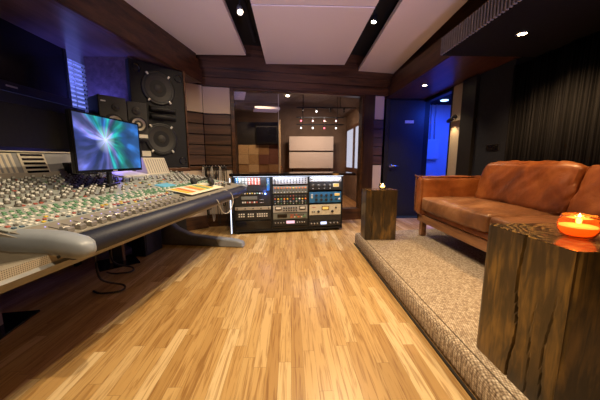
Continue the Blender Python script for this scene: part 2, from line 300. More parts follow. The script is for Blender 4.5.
# ------------------------------------------------------------ mesh helpers
def T(x=0,y=0,z=0,rx=0,ry=0,rz=0): return Matrix.Translation((x,y,z))@Matrix.Rotation(rz,4,'Z')@Matrix.Rotation(ry,4,'Y')@Matrix.Rotation(rx,4,'X')
class MB:
    def __init__(s): s.bm=bmesh.new(); s.mi=0
    def _fin(s,f0):
        s.bm.faces.ensure_lookup_table()
        for f in s.bm.faces[f0:]: f.material_index=s.mi
    def box(s,a,b,bev=0.0,mat=None,seg=2):
        f0=len(s.bm.faces); t=bmesh.new()
        bmesh.ops.create_cube(t,size=1)
        c=[(a[i]+b[i])/2 for i in range(3)]; d=[abs(b[i]-a[i]) for i in range(3)]
        for v in t.verts: v.co=Vector((c[0]+v.co.x*d[0],c[1]+v.co.y*d[1],c[2]+v.co.z*d[2]))
        if bev>0: bmesh.ops.bevel(t,geom=list(t.edges),offset=min(bev,min(d)*0.45),segments=seg,affect='EDGES',profile=0.5)
        s.merge(t,mat,f0); return s
    def merge(s,t,mat=None,f0=None):
        if mat is not None: bmesh.ops.transform(t,matrix=mat,verts=t.verts)
        f0=len(s.bm.faces) if f0 is None else f0
        vm={}
        for v in t.verts: vm[v]=s.bm.verts.new(v.co)
        for f in t.faces:
            try:
                n=s.bm.faces.new([vm[v] for v in f.verts]); n.smooth=f.smooth; n.material_index=s.mi
            except ValueError: pass
        t.free()
    def lathe(s,prof,n=24,mat=None,smooth=True,cap=True):
        t=bmesh.new(); rings=[]
        for (r,z) in prof: rings.append([t.verts.new((r*math.cos(2*math.pi*i/n),r*math.sin(2*math.pi*i/n),z)) for i in range(n)])
        for a,b in zip(rings,rings[1:]):
            for i in range(n):
                f=t.faces.new((a[i],a[(i+1)%n],b[(i+1)%n],b[i])); f.smooth=smooth
        if cap:
            t.faces.new(list(reversed(rings[0]))); t.faces.new(rings[-1])
        s.merge(t,mat); return s
    def cyl(s,p0,p1,r,n=12,r2=None):
        p0,p1=Vector(p0),Vector(p1); d=p1-p0; q=d.to_track_quat('Z','Y').to_matrix().to_4x4()
        return s.lathe([(r,0),(r if r2 is None else r2,d.length)],n,Matrix.Translation(p0)@q)
    def tube(s,pts,r,n=8,smooth=True):
        t=bmesh.new(); rings=[]; pts=[Vector(p) for p in pts]; up=Vector((0,0,1))
        if smooth and not isinstance(r,(list,tuple)) and len(pts)>2:
            q=[pts[0]]+pts+[pts[-1]]; out=[]
            for i in range(1,len(q)-2):
                for k in range(6):
                    u=k/6; a,b,c,d=q[i-1],q[i],q[i+1],q[i+2]
                    out.append(0.5*((2*b)+(c-a)*u+(2*a-5*b+4*c-d)*u*u+(3*b-a-3*c+d)*u**3))
            pts=out+[pts[-1]]
        for i,p in enumerate(pts):
            d=(pts[min(i+1,len(pts)-1)]-pts[max(i-1,0)]).normalized()
            a=d.cross(up if abs(d.z)<0.95 else Vector((1,0,0))).normalized(); b=d.cross(a)
            rr=r[i] if isinstance(r,(list,tuple)) else r
            rings.append([t.verts.new(p+(a*math.cos(2*math.pi*k/n)+b*math.sin(2*math.pi*k/n))*rr) for k in range(n)])
        for a,b in zip(rings,rings[1:]):
            for k in range(n): f=t.faces.new((a[k],a[(k+1)%n],b[(k+1)%n],b[k])); f.smooth=True
        t.faces.new(rings[0]); t.faces.new(list(reversed(rings[-1])))
        bmesh.ops.recalc_face_normals(t,faces=t.faces); s.merge(t); return s
    def prism(s,poly,d0,d1,axis='Y',bev=0):
        # poly: 2D points in the plane across axis ; axis X:(y,z) Y:(x,z) Z:(x,y)
        def P(p,d): return {'X':(d,p[0],p[1]),'Y':(p[0],d,p[1]),'Z':(p[0],p[1],d)}[axis]
        t=bmesh.new(); a=[t.verts.new(P(p,d0)) for p in poly]; b=[t.verts.new(P(p,d1)) for p in poly]; n=len(poly)
        t.faces.new(a); t.faces.new(list(reversed(b)))
        for i in range(n): t.faces.new((a[i],b[i],b[(i+1)%n],a[(i+1)%n]))
        bmesh.ops.recalc_face_normals(t,faces=t.faces)
        if bev: bmesh.ops.bevel(t,geom=list(t.edges),offset=bev,segments=2,affect='EDGES',profile=0.5)
        s.merge(t); return s
    def build(s,name,mats,parent=None,smooth=None):
        me=bpy.data.meshes.new(name); bmesh.ops.recalc_face_normals(s.bm,faces=s.bm.faces)
        if smooth:
            for f in s.bm.faces: f.smooth=True
        s.bm.to_mesh(me); s.bm.free()
        if not isinstance(mats,(list,tuple)): mats=[mats]
        for m in mats: me.materials.append(m)
        o=bpy.data.objects.new(name,me); COL.objects.link(o)
        if parent is not None: o.parent=parent
        return o
def tag(o,label,cat,group=None,kind=None):
    o['label']=label; o['category']=cat
    if group: o['group']=group
    if kind: o['kind']=kind
    return o
def thing(name,label,cat,loc=(0,0,0),rz=0,group=None):
    o=bpy.data.objects.new(name,None); COL.objects.link(o); o.location=loc; o.rotation_euler=(0,0,rz); o.empty_display_size=0.1
    return tag(o,label,cat,group)
def struct(o): o['kind']='structure'; return o
def place(o,loc,rz=0): o.location=loc; o.rotation_euler=(0,0,rz); return o
def copy_tree(o,parent=None):
    c=o.copy(); COL.objects.link(c); c.parent=parent
    for ch in list(o.children): copy_tree(ch,c)
    return c

# ------------------------------------------------------------ room shell
struct(MB().box((-2.6,-2.6,-0.1),(4.3,4.7,0)).build('floor',M['floor']))
struct(MB().box((-2.6,-2.6,2.75),(2.6,5.0,2.85)).build('ceiling',M['ceil']))
# left wall with window opening Y 2.35..3.4 z 1.2..2.3
b=MB(); b.box((-2.5,-2.6,0),(-2.4,2.35,2.75)); b.box((-2.5,3.5,0),(-2.4,4.4,2.75)); b.box((-2.5,2.35,0),(-2.4,3.5,1.2)); b.box((-2.5,2.35,2.3),(-2.4,3.5,2.75))
struct(b.build('wall_left',M['blackwall']))
# right wall, doorway Y 4.12..4.9
b=MB(); b.box((2.44,-2.6,0),(2.50,4.06,2.75)); b.box((2.44,4.06,2.09),(2.50,4.95,2.75))
struct(b.build('wall_right',M['blackwall']))
struct(MB().box((-2.5,-2.6,0),(2.5,-2.5,2.75)).build('wall_back',M['beigewall']))
struct(MB().box((1.5,4.93,0),(2.54,5.03,2.75)).build('wall_end',M['darkwood']))
# window wall : local frame origin (-0.9,4.27), x along (0.984,0.18)
WA=math.atan2(0.43,2.35); WO=(-0.9,4.27,0)
b=MB(); 
b.box((-0.45,0.0,2.13),(2.75,0.12,2.75)); struct(place(b.build('wall_front',M['walnut']),WO,WA))
b=MB(); b.box((-0.42,-0.05,2.13),(2.68,0,2.25),0.004); b.box((-0.42,-0.03,2.26),(2.68,0,2.38),0.004); b.box((-0.42,-0.015,2.39),(2.68,0,2.6),0.004)
struct(place(b.build('trim_front',M['walnut']),WO,WA))
# window frame + glass + sill
wf=place(MB().box((0.0,-0.04,0),(0.055,0.10,2.13),0.004).box((2.15,-0.04,0),(2.18,0.10,2.13),0.004).box((0.055,-0.03,2.10),(2.15,0.1,2.13),0.004).box((0.055,-0.03,0),(2.15,0.12,0.2),0.006).build('window_front',M['walnut']),WO,WA); struct(wf)
MB().box((0.055,0.03,0.2),(2.15,0.045,2.10)).build('glass_pane',M['glass'],wf)
MB().box((0.735,0.02,0.2),(0.741,0.05,2.08)).build('glass_joint',M['silver'],wf)
# wide column right of the glass, acoustic strip beside door
struct(place(MB().box((2.18,-0.05,0),(2.375,0.15,2.13),0.004).build('trim_column',M['walnutZ']),WO,WA))
b=MB(); b.box((2.378,-0.02,0.0),(2.56,0.1,0.2)); struct(place(b.build('baseboard_front',M['walnut']),WO,WA))
def acoustic(name,x0,x1,frame_loc,rz,lab_top,lab_slat,n=5,z0=0.97,z1=1.73,y=0):
    p=place(MB().box((x0,y-0.02,z1+0.012),(x1,y+0.05,2.125),0.008).build('acoustic_panel',M['cream']),frame_loc,rz)
    tag(p,lab_top,'acoustic panel')
    s=thing('slat_panel',lab_slat,'wall panel',frame_loc,rz)
    MB().box((x0,y+0.012,z0),(x1,y+0.06,z1+0.01)).build('backing',M['darkwood'],s)
    h=(z1-z0)/n
    for i in range(n):
        MB().box((x0+0.003,y-0.015,z0+i*h+0.008),(x1-0.003,y+0.012,z0+(i+1)*h-0.006),0.004).build('slat',M['slat'],s)
acoustic('a',2.378,2.56,WO,WA,'narrow cream fabric panel high up between the glass and the open door','narrow dark slatted strip between the glass and the open door')
tag(place(MB().box((2.378,0,0.2),(2.56,0.05,0.96)).build('acoustic_panel',M['cream']),WO,WA),'narrow cream fabric panel low beside the far candle block','acoustic panel')
# left slat walls
acoustic('b',-0.40,-0.005,WO,WA,'cream fabric panel high up directly left of the studio glass','dark horizontal wood slats directly left of the studio glass')
SA=math.atan2(0.31,0.37); SO=(-1.65,3.85,0)
acoustic('c',0.0,0.47,SO,SA,'cream fabric panel high up beside the big wall speaker','dark horizontal wood slats angled beside the big wall speaker')
def low_panel(x0,x1,loc,rz,label):
    t=thing('wall_panel',label,'wall panel',loc,rz)
    MB().box((x0,0.0,0.2),(x1,0.05,0.90),0.004).build('fabric_face',M['cream'],t)
    MB().box((x0,-0.02,0.905),(x1,0.06,0.96),0.004).build('rail',M['walnut'],t)
    MB().box((x0,-0.02,0.0),(x1,0.06,0.2),0.004).build('plinth',M['walnut'],t)
low_panel(-0.40,-0.005,WO,WA,'cream low wall panel with wood rail behind the hanging cables')
low_panel(0.0,0.47,SO,SA,'cream low wall panel behind the far end of the mixing console')
struct(place(MB().box((-0.44,0.07,0),(0,0.12,2.75)).build('wall_front_left',M['blackwall']),WO,WA))
struct(place(MB().box((-0.6,0.08,0),(0.5,0.12,2.75)).build('wall_corner',M['blackwall']),SO,SA))
# left soffit: underside z 2.12, inner edge (-2.34,-2) .. (-1.28,3.69)
def soffit_left():
    az=(1.58-1.28)/(3.69-2.08)
    X0=lambda y:-1.58+az*(y-2.08)
    t=bmesh.new()
    def pr(xo,z0,z1,name,mat,xl=None):
        m=MB(); y0,y1=-2.5,3.98
        poly=[(X0(y0)-xo,y0),(X0(y1)-xo,y1),((X0(y1)-xo-0.05) if xl is None else xl,y1 if xl is None else 4.35),((X0(y0)-xo-0.05) if xl is None else xl,y0)]
        m.prism(poly,z0,z1,'Z'); struct(m.build(name,mat))
    pr(0,2.12,2.15,'trim_soffit_left',M['violetlitwood'],-2.4)
    pr(-0.003,2.115,2.30,'trim_fascia_left_low',M['walnutY']); pr(0.03,2.305,2.42,'trim_fascia_left_middle',M['walnutY']); pr(0.06,2.425,2.75,'trim_fascia_left_top',M['walnutY'])
    t.free()
soffit_left()
# right soffit
struct(MB().prism([(1.68,2.6),(1.68,4.95),(2.44,4.95),(2.44,2.6)],2.12,2.15,'Z').build('trim_soffit_right',M['walnutY']))
struct(MB().box((1.675,-2.5,2.115),(1.71,4.9,2.28),0.003).build('trim_fascia_right_low',M['walnutY']))
struct(MB().box((1.72,-2.5,2.285),(1.76,4.9,2.42),0.003).build('trim_fascia_right_middle',M['walnutY']))
struct(MB().box((1.78,-2.5,2.425),(1.82,4.9,2.75),0.003).build('trim_fascia_right_top',M['walnutY']))
# black duct box above the sofa with ribbed grille face
duct=thing('ventilation_duct','black ventilation duct box with ribbed grille hanging over the sofa','air duct',(1.47,2.72,2.05))
MB().box((0.012,-4.5,0),(0.97,0,0.065),0.004).box((0.012,-4.5,0.065),(0.20,0,0.16),0.004).build('casing',M['blackwall'],duct)
g=MB(); n=0
y=-0.006
while y>-2.2: g.box((-0.010,y-0.014,0.004),(0.011,y,0.156)); y-=0.034
g.build('grille',plain('grille_grey',(0.22,0.20,0.19),0.5),duct)
# doors: door leaf open against the end wall, dark frame of the doorway
dl=struct(place(MB().box((0,0,0.01),(0.63,0.045,2.10),0.003).build('door_1',plain('dark_blue_door_paint',(0.016,0.018,0.032),0.4)),(1.78,4.86,0)))
hb=MB(); hb.lathe([(0.034,0),(0.034,0.01),(0.014,0.012),(0.013,0.05)],16,T(0.055,0,0.94,rx=R(90))); hb.tube([(0.045,-0.05,0.94),(0.09,-0.055,0.943),(0.185,-0.05,0.94)],[0.014,0.013,0.010]); hb.build('door_handle',M['chrome'],dl)
MB().lathe([(0.014,0),(0.014,0.008)],12,T(0.055,0,0.86,rx=R(90))).build('keyhole_plate',M['blackmetal'],dl)
MB().box((0.28,-0.006,1.70),(0.44,0,1.75),0.002).build('door_sign',plain('pale_sign_plate',(0.7,0.72,0.8),0.3),dl)
b=MB(); b.box((1.70,4.84,0),(1.77,4.93,2.12)); b.box((1.70,4.84,2.11),(2.44,4.93,2.16)); struct(b.build('trim_door_leaf',M['darkwood']))
b=MB(); b.box((2.41,4.03,0),(2.51,4.07,2.12)); b.box((2.41,4.89,0),(2.51,4.93,2.12)); b.box((2.41,4.07,2.07),(2.51,4.89,2.12)); struct(b.build('trim_doorway',M['blackmetal']))
# right wall cladding
struct(MB().box((2.405,3.75,0.0),(2.438,4.025,2.115),0.003).build('trim_pillar',M['beigewall']))
struct(MB().box((2.36,3.47,0.0),(2.438,3.745,2.115),0.003).build('trim_dark_column',M['darkwood']))
struct(MB().box((2.40,2.93,0.0),(2.438,3.465,2.115),0.003).build('trim_slate_panel',M['bluewall']))
# curtain
def curtain():
    t=MB(); bm=t.bm; prev=None; N=900
    def X(y): return 2.408+0.014*math.sin(y*21)+0.010*math.sin(y*53+1)+0.004*math.sin(y*260)
    y0,y1=-1.2,2.92
    for i in range(N+1):
        y=y0+(y1-y0)*i/N; x=X(y)
        c=[bm.verts.new((x,y,0.155)),bm.verts.new((x,y,2.04)),bm.verts.new((x+0.004,y,2.04)),bm.verts.new((x+0.004,y,0.155))]
        if prev:
            for k in range(4): f=bm.faces.new((prev[k],c[k],c[(k+1)%4],prev[(k+1)%4])); f.smooth=True
        prev=c
    return t.build('curtain',M['curtain'])
tag(curtain(),'dark pleated full-height curtain on the wall behind the leather sofa','curtain')
# small black wall switches
sw=thing('wall_switches','row of small black rocker switches on the slate wall above the sofa','switch',(2.395,3.13,1.20))
MB().box((-0.006,-0.10,-0.035),(0,0.10,0.035),0.002).build('back_plate',M['black'],sw)
for i in range(3): MB().box((-0.014,-0.085+i*0.06,-0.025),(-0.006,-0.04+i*0.06,0.025),0.003).build('rocker',M['blackgloss'],sw)
# wall spotlight on pillar
ws=thing('wall_spotlight','small black tube spotlight with chrome cap on the beige pillar','wall light',(2.40,3.90,1.64))
MB().cyl((-0.001,0.03,0),(-0.06,0.03,0.0),0.012).build('bracket',M['blackmetal'],ws)
MB().cyl((-0.04,0.12,-0.02),(-0.07,-0.07,0.01),0.028,20).build('lamp_body',M['black'],ws)
MB().cyl((-0.07,-0.07,0.01),(-0.073,-0.09,0.013),0.032,20).build('end_cap',M['chrome'],ws)
lamp('SPOT',(2.34,3.93,1.58),5,WARM,aim=(2.40,3.94,0.2),spot_size=R(95),spot_blend=0.5,shadow_soft_size=0.02)
# ceiling cloud panels
def cloud(poly,label,z=2.50,th=0.055):
    t=thing('ceiling_panel',label,'ceiling panel',(sum(p[0] for p in poly)/4,sum(p[1] for p in poly)/4,z),0,'cream acoustic clouds on the ceiling')
    cx,cy=t.location.x,t.location.y
    q=[(p[0]-cx,p[1]-cy) for p in poly]
    MB().prism(q,0,th,'Z',0.005).build('fabric_face',M['cloud'],t)
    m=MB()
    for sx in (0.5,-0.5):
        for sy in (0.5,-0.5):
            m.box((q[2][0]*sx*0.9-0.01,q[2][1]*sy*1.1-0.01,th),(q[2][0]*sx*0.9+0.01,q[2][1]*sy*1.1+0.01,2.75-z))
    m.build('hanger',M['blackmetal'],t)
cloud([(-1.60,2.6),(-0.61,2.6),(-0.61,4.03),(-1.36,4.03)],'cream ceiling cloud left of the spotlight track, its outer edge slanted')
cloud([(-2.0,0.2),(-0.61,0.2),(-0.61,2.585),(-1.605,2.585)],'cream ceiling cloud above the mixing console, nearer row') if False else None
cloud([(-0.36,2.79),(0.83,2.79),(0.85,4.36),(-0.36,4.36)],'cream ceiling cloud in the middle, the one nearest the glass')
cloud([(-0.36,0.35),(0.79,0.35),(0.83,2.77),(-0.36,2.77)],'cream ceiling cloud in the middle, cut by the top of the picture')
cloud([(1.02,2.2),(1.62,2.2),(1.77,4.75),(1.14,4.75)],'long cream ceiling cloud right of the bright ceiling spot')
# tracks + spots
def track_spot(loc,label,aim,lit):
    t=thing('ceiling_spotlight',label,'ceiling light',loc)
    MB().cyl((0,0,0.16),(0,0,0.0),0.008).box((-0.02,-0.05,0.14),(0.02,0.05,0.165),0.003).build('stem',M['blackmetal'],t)
    d=(Vector(aim)-Vector(loc)).normalized(); q=d.to_track_quat('Z','Y').to_matrix().to_4x4()
    MB().lathe([(0.012,-0.06),(0.022,-0.055),(0.03,-0.01),(0.034,0.035),(0.030,0.035),(0.026,0.02)],20,q,cap=False).build('lamp_shade',M['silver'] if not lit else M['blackmetal'],t)
    MB().lathe([(0.0005,0.014),(0.024,0.014),(0.024,0.024),(0.0005,0.03)],20,q).build('bulb',M['bulb' if lit else 'bulbdim'],t)
track_spot((0.90,3.05,2.52),'bright round ceiling spotlight in the slot beside the long right panel',(0.3,2.4,0),True)
track_spot((-0.49,2.92,2.52),'silver ceiling spotlight in the slot right of the left ceiling panel',(-0.25,2.3,1.5),False)
for x,l in ((0.94,'right'),(-0.49,'left')):
    tag(place(MB().box((-0.018,-2.5,0),(0.018,4.1,0.03)).build('lighting_track',M['blackmetal']),(x,0,2.70)),'black lighting track running in the %s ceiling slot'%l,'light track')
def downlight(loc,label):
    t=thing('recessed_downlight',label,'ceiling light',loc)
    MB().lathe([(0.045,0.0),(0.047,-0.006),(0.034,-0.006),(0.030,0.0)],24,cap=False).build('trim_ring',M['chrome'],t)
    MB().lathe([(0.0005,-0.003),(0.030,-0.003),(0.030,0.0),(0.0005,0.0)],20).build('bulb',M['bulb'],t)
downlight((1.95,3.99,2.119),'small recessed downlight in the wooden soffit before the door')
downlight((1.86,2.24,2.049),'recessed downlight in the black duct box over the sofa')

# ------------------------------------------------------------ left wall window with blinds and violet-lit wood panel
wl=struct(MB().box((-2.46,2.30,2.3),(-2.39,3.5,2.36)).box((-2.46,2.30,1.14),(-2.39,3.5,1.2)).build('window_left',M['darkwood']))
MB().box((-2.56,2.3,1.1),(-2.55,3.6,2.4)).build('glass_pane',M['sky'],wl)
bl=thing('venetian_blind','white venetian blind glowing blue beside the upper television','window blind',(-2.37,2.9,1.2))
for k in range(22):
    MB().prism([(-0.022,-0.004),(0.022,0.010),(0.022,0.013),(-0.022,-0.001)],-0.52,0.50,'Y').build('blind_slat',M['slatmetal'],bl).location=(0,0,0.03+k*0.049)
MB().box((-0.02,-0.52,1.07),(0.02,0.50,1.095)).build('headrail',M['slatmetal'],bl)
m=MB()
for yy in (0.30,0.05,-0.2,0.45): m.box((-0.003,yy-0.004,0),(0.003,yy+0.004,1.08))
m.build('ladder_tape',M['slatmetal'],bl)
struct(MB().box((-2.15,3.06,0.8),(-1.66,3.10,2.12),0.003).build('trim_speaker_return',M['violetlitwood']))

# ------------------------------------------------------------ main speaker
mp_=thing('studio_monitor','huge black two-woofer studio speaker built into the corner wall','speaker',(-1.5,3.22,0.96),R(50))
MB().box((-0.27,0.0,0.0),(0.325,0.45,1.14),0.006).build('cabinet',M['blackmetal'],mp_)
MB().box((0.325,-0.012,-0.03),(0.345,0.45,1.15),0.003).box((-0.29,-0.012,-0.05),(0.345,0.45,-0.005),0.003).build('wood_surround',M['walnut'],mp_)
def woofer(parent,x,z,r,name='woofer',face='cone',frame='black',screws=True,y=0.0):
    o=MB(); m=T(x,y,z,rx=R(90)); o.lathe([(r*1.0,0.0),(r*1.0,0.010),(r*0.93,0.016),(r*0.86,0.012)],36,m,cap=False)
    fr=o.build(name,M[frame],parent)
    o=MB(); o.lathe([(r*0.88,0.010),(r*0.82,0.020),(r*0.75,0.012)],36,m,cap=False); o.build('surround',M['rubber'],fr)
    o=MB(); o.lathe([(r*0.76,0.012),(r*0.5,-0.0),(r*0.30,-0.010),(r*0.28,-0.002),(r*0.15,0.008),(0.0005,0.012)],36,m,cap=False); o.build('speaker_cone',M[face],fr)
    if screws:
        for a in (50,130,230,310):
            s=MB(); s.box((-0.016,-0.024,-0.010),(0.016,-0.008,0.010),0.003,T(x+r*0.98*math.cos(R(a)),y,z+r*0.98*math.sin(R(a)),ry=-R(a))); s.build('clamp',M['screw'],fr)
woofer(mp_,0.02,0.89,0.185); woofer(mp_,0.015,0.33,0.185)
h=MB(); h.box((-0.10,-0.006,0.53),(0.20,0.004,0.70),0.003); h.build('horn_plate',M['black'],mp_)
for z0,z1 in ((0.62,0.69),(0.54,0.61)):
    t=bmesh.new(); N=14; rows=[]
    for i in range(N+1):
        u=-0.095+0.29*i/N; d=0.03+0.05*(1-((i/N)*2-1)**2)
        rows.append([t.verts.new((u,-0.006,z0)),t.verts.new((u,-d,z0+0.030)),t.verts.new((u,-d,z0+0.045)),t.verts.new((u,-0.006,z1+0.002))])
    for a,c in zip(rows,rows[1:]):
        for k in range(4): f=t.faces.new((a[k],c[k],c[(k+1)%4],a[(k+1)%4])); f.smooth=(k<3)
    t.faces.new(rows[0]); t.faces.new(list(reversed(rows[-1])))
    h=MB(); h.merge(t); h.build('horn_lip',M['rubber'],mp_)
for (x,z) in ((-0.20,0.07),(0.255,0.08),(-0.20,1.06),(0.26,1.05)):
    MB().lathe([(0.045,0.0),(0.046,0.006),(0.036,0.004),(0.032,-0.002),(0.0005,-0.002)],24,T(x,0,z,rx=R(90)),cap=False).build('port',M['blackgloss'],mp_)
tag_plate=MB().box((-0.28,-0.014,0.13),(-0.12,-0.001,0.19),0.002).build('name_plate',M['paper'],mp_)
# enclosure under the main speaker
struct(place(MB().box((-0.30,0.20,0),(0.36,0.45,0.9)).build('wall_speaker_base',M['darkwood']),(-1.5,3.22,0),R(50)))

# ------------------------------------------------------------ nearfield speakers
def nearfield(label,loc,rz,w_,d_,h_,cone,zc,zt,wr,tr,tz):
    t=thing('nearfield_speaker',label,'speaker',loc,rz)
    MB().box((-w_/2,0.004,0),(w_/2,d_,h_),0.006).build('cabinet',M['black'],t)
    MB().box((-w_/2+0.002,-0.004,0.002),(w_/2-0.002,0.006,h_-0.002),0.004).build('baffle',M['charcoal'],t)
    woofer(t,0,zc,wr,face=cone,screws=False,y=-0.004)
    tw=MB(); tw.lathe([(tr,0),(tr,0.006),(tr*0.6,0.003),(tr*0.45,0.006),(0.0005,0.014)],24,T(tz,-0.004,zt,rx=R(90)),cap=False); tw.build('tweeter',M['cone'],t)
    return t
na=nearfield('black box speaker with small logo standing behind the colourful monitor',(-1.70,2.74,1.285),R(52),0.24,0.26,0.37,'whitecone',0.12,0.27,0.088,0.036,0.02)
MB().box((-0.10,-0.006,0.31),(-0.06,-0.003,0.322)).build('logo_plate',M['white'],na)
nb=nearfield('black box speaker with pale cone in front of the built-in speaker',(-1.575,2.925,1.26),R(44),0.182,0.135,0.38,'whitecone',0.155,0.292,0.083,0.04,-0.01)
MB().box((-0.06,-0.007,0.02),(0.08,-0.003,0.055)).build('logo_plate',M['paper'],nb)
ps=thing('speaker_pedestal','short black pedestal under the pale-cone box speaker on the console rear','speaker stand',(-1.588,2.942,1.077),R(44))
MB().box((-0.07,-0.02,0),(0.07,0.08,0.012),0.003).build('foot_plate',M['blackmetal'],ps); MB().box((-0.02,0.01,0.012),(0.02,0.05,0.171)).build('column',M['blackmetal'],ps); MB().box((-0.085,-0.02,0.171),(0.085,0.09,0.182),0.002).build('top_plate',M['blackmetal'],ps)
# stands on the floor
def stand(loc,rz,h,label,tw=0.24):
    t=thing('speaker_stand',label,'speaker stand',loc,rz)
    MB().box((-0.17,-0.16,0),(0.17,0.16,0.014),0.003).build('base_plate',M['blackgloss'],t)
    for x in (-0.055,0.055): MB().box((x-0.012,-0.012,0.014),(x+0.012,0.012,h-0.01),0.003).build('post',plain('bronze_post',(0.34,0.24,0.19),0.4,metal=0.3),t)
    MB().box((-0.040,-0.02,0.014),(0.040,0.02,h-0.01),0.003).build('column',M['blackmetal'],t)
    MB().box((-tw/2,-0.11,h-0.01),(tw/2,0.11,h),0.002).build('top_plate',M['blackmetal'],t)
stand((-1.78,2.70,0),R(40),1.28,'black speaker stand with square foot under the middle of the console')
stand((-1.90,1.62,0),R(8),1.15,'black speaker stand at the left picture edge under the console')
stand((-1.70,3.03,0),R(44),1.265,'black speaker stand nearest the big built-in speaker',0.2) if False else None

# ------------------------------------------------------------ televisions on the left
tv=thing('television','large black television hanging on the left wall','television',(-2.2,2.15,1.58))
MB().box((-0.06,-0.62,0),(0,0.74,0.69),0.008).build('casing',M['blackgloss'],tv)
b=MB(); b.box((0,-0.62,0),(0.012,0.74,0.075),0.003); b.box((0,-0.62,0.655),(0.012,0.74,0.69),0.003); b.box((0,0.705,0.075),(0.012,0.74,0.655),0.003); b.box((0,-0.62,0.075),(0.012,-0.585,0.655),0.003)
b.build('bezel',M['black'],tv)
MB().box((0.001,-0.585,0.076),(0.004,0.705,0.654)).build('screen',M['tvscreen'],tv)
MB().box((0.012,0.10,0.035),(0.014,0.19,0.048)).build('logo_plate',M['silver'],tv)
MB().box((-0.19,-0.1,0.2),(-0.06,0.2,0.5)).build('wall_bracket',M['blackmetal'],tv)
tv2=thing('display_screen','dark lower display screen under the television behind the console','screen',(-2.12,2.15,1.12))
MB().box((-0.05,-0.62,0),(0,0.80,0.44),0.006).build('casing',M['blackmetal'],tv2)
b=MB(); b.box((0,-0.62,0),(0.01,0.80,0.03),0.002); b.box((0,-0.62,0.36),(0.01,0.80,0.44),0.002); b.box((0,0.765,0.03),(0.01,0.80,0.36),0.002)
b.build('bezel',M['black'],tv2)
MB().box((0.001,-0.62,0.03),(0.004,0.765,0.36)).build('screen',plain('dark_grey_screen',(0.020,0.018,0.014),0.6,spec=0.2),tv2)
for yy in (-0.4,0.5): MB().box((-0.04,yy-0.03,-1.12),(-0.01,yy+0.03,0.02)).build('support_post',M['blackmetal'],tv2)

# ------------------------------------------------------------ mixing console (local x=-W, y=L)
CZ=-math.atan2(0.1446,0.9895)
con=thing('mixing_console','long beige and grey studio mixing console with rows of knobs and padded front edge','mixing console',(-0.90,1.10,0),CZ)
SL=0.19
def sz(W): return 0.74+SL*W
LE=2.22
b=MB(); b.prism([(0.0,0.735),(0.0,0.66),(-0.07,0.60),(-0.45,0.58),(-1.0,0.78),(-1.0,0.925)],-0.10,LE,'Y'); b.build('chassis',M['desk'],con)
b=MB(); b.prism([(0.0,0.695),(-0.0,0.66),(-0.07,0.598),(-0.45,0.578),(-0.45,0.60)],-0.60,-0.10,'Y'); b.build('perforated_panel',M['perf'],con)
b=MB(); b.prism([(0.012,0.652),(-0.068,0.594),(-0.078,0.602),(0.0,0.662)],-0.6,LE,'Y'); b.build('lower_lip',plain('lip_grey',(0.22,0.22,0.225),0.45),con)
# face plates per bay
for i,(l0,l1) in enumerate(((-0.09,0.43),(0.435,0.95),(0.955,1.60),(1.605,LE-0.01))):
    b=MB()
    for ii,(w0,w1) in enumerate(((0.005,0.165),(0.17,0.405),(0.41,0.985))):
        b.mi=1 if ii==0 else 0
        b.prism([(-w0,sz(w0)),(-w1,sz(w1)),(-w1,sz(w1)+0.006),(-w0,sz(w0)+0.006)],l0,l1,'Y')
    b.build('face_plate',[M['deskface'],M['faderplate']],con)
# padded armrest
N=14; prof=[(0.005,0.745)]
for i in range(N+1):
    a=math.pi/2-math.pi*1.1*i/N; prof.append((0.022+0.052*math.cos(a),0.697+0.048*math.sin(a)))
prof.append((0.0,0.655))
b=MB(); b.prism(prof,-0.03,LE-0.08,'Y'); o=b.build('armrest_pad',M['vinyl'],con,True)
# end arms
def arm(l0,wd,tipx,label=None,top=1.0,h0=0.062):
    t=bmesh.new(); rings=[]; 
    ks=[(tipx,0.10),(tipx-0.006,0.45),(tipx-0.02,0.72),(tipx-0.05,0.92),(tipx-0.10,1.0),(0.0,1.0),(-0.15,1.02),(-0.35,1.0),(-0.6,0.95),(-1.02,0.9)]
    for (x,s) in ks:
        W=-x; zc=sz(max(W,0))-0.012 if W>0 else 0.728-0.02*max(0,x)/0.15
        if W>0: zc=0.722+0.05*W
        ring=[]
        for k in range(16):
            a=2*math.pi*k/16; ca,sa=math.cos(a),math.sin(a)
            ring.append(t.verts.new((x,l0+wd*s*math.copysign(abs(ca)**0.75,ca),zc+h0*s*math.copysign(abs(sa)**0.75,sa))))
        rings.append(ring)
    for a,c in zip(rings,rings[1:]):
        for k in range(16): f=t.faces.new((a[k],a[(k+1)%16],c[(k+1)%16],c[k])); f.smooth=True
    t.faces.new(rings[0]); t.faces.new(rings[-1])
    m=MB(); m.merge(t); o=m.build('end_arm',M['deskgrey'],con); return o
a1=arm(-0.055,0.05,0.145,h0=0.047); MB().lathe([(0.006,0),(0.006,0.006)],12,T(0.045,-0.099,0.690,rx=R(90))).build('cap_screw',M['blackmetal'],a1)
arm(LE-0.02,0.05,0.05,h0=0.035)
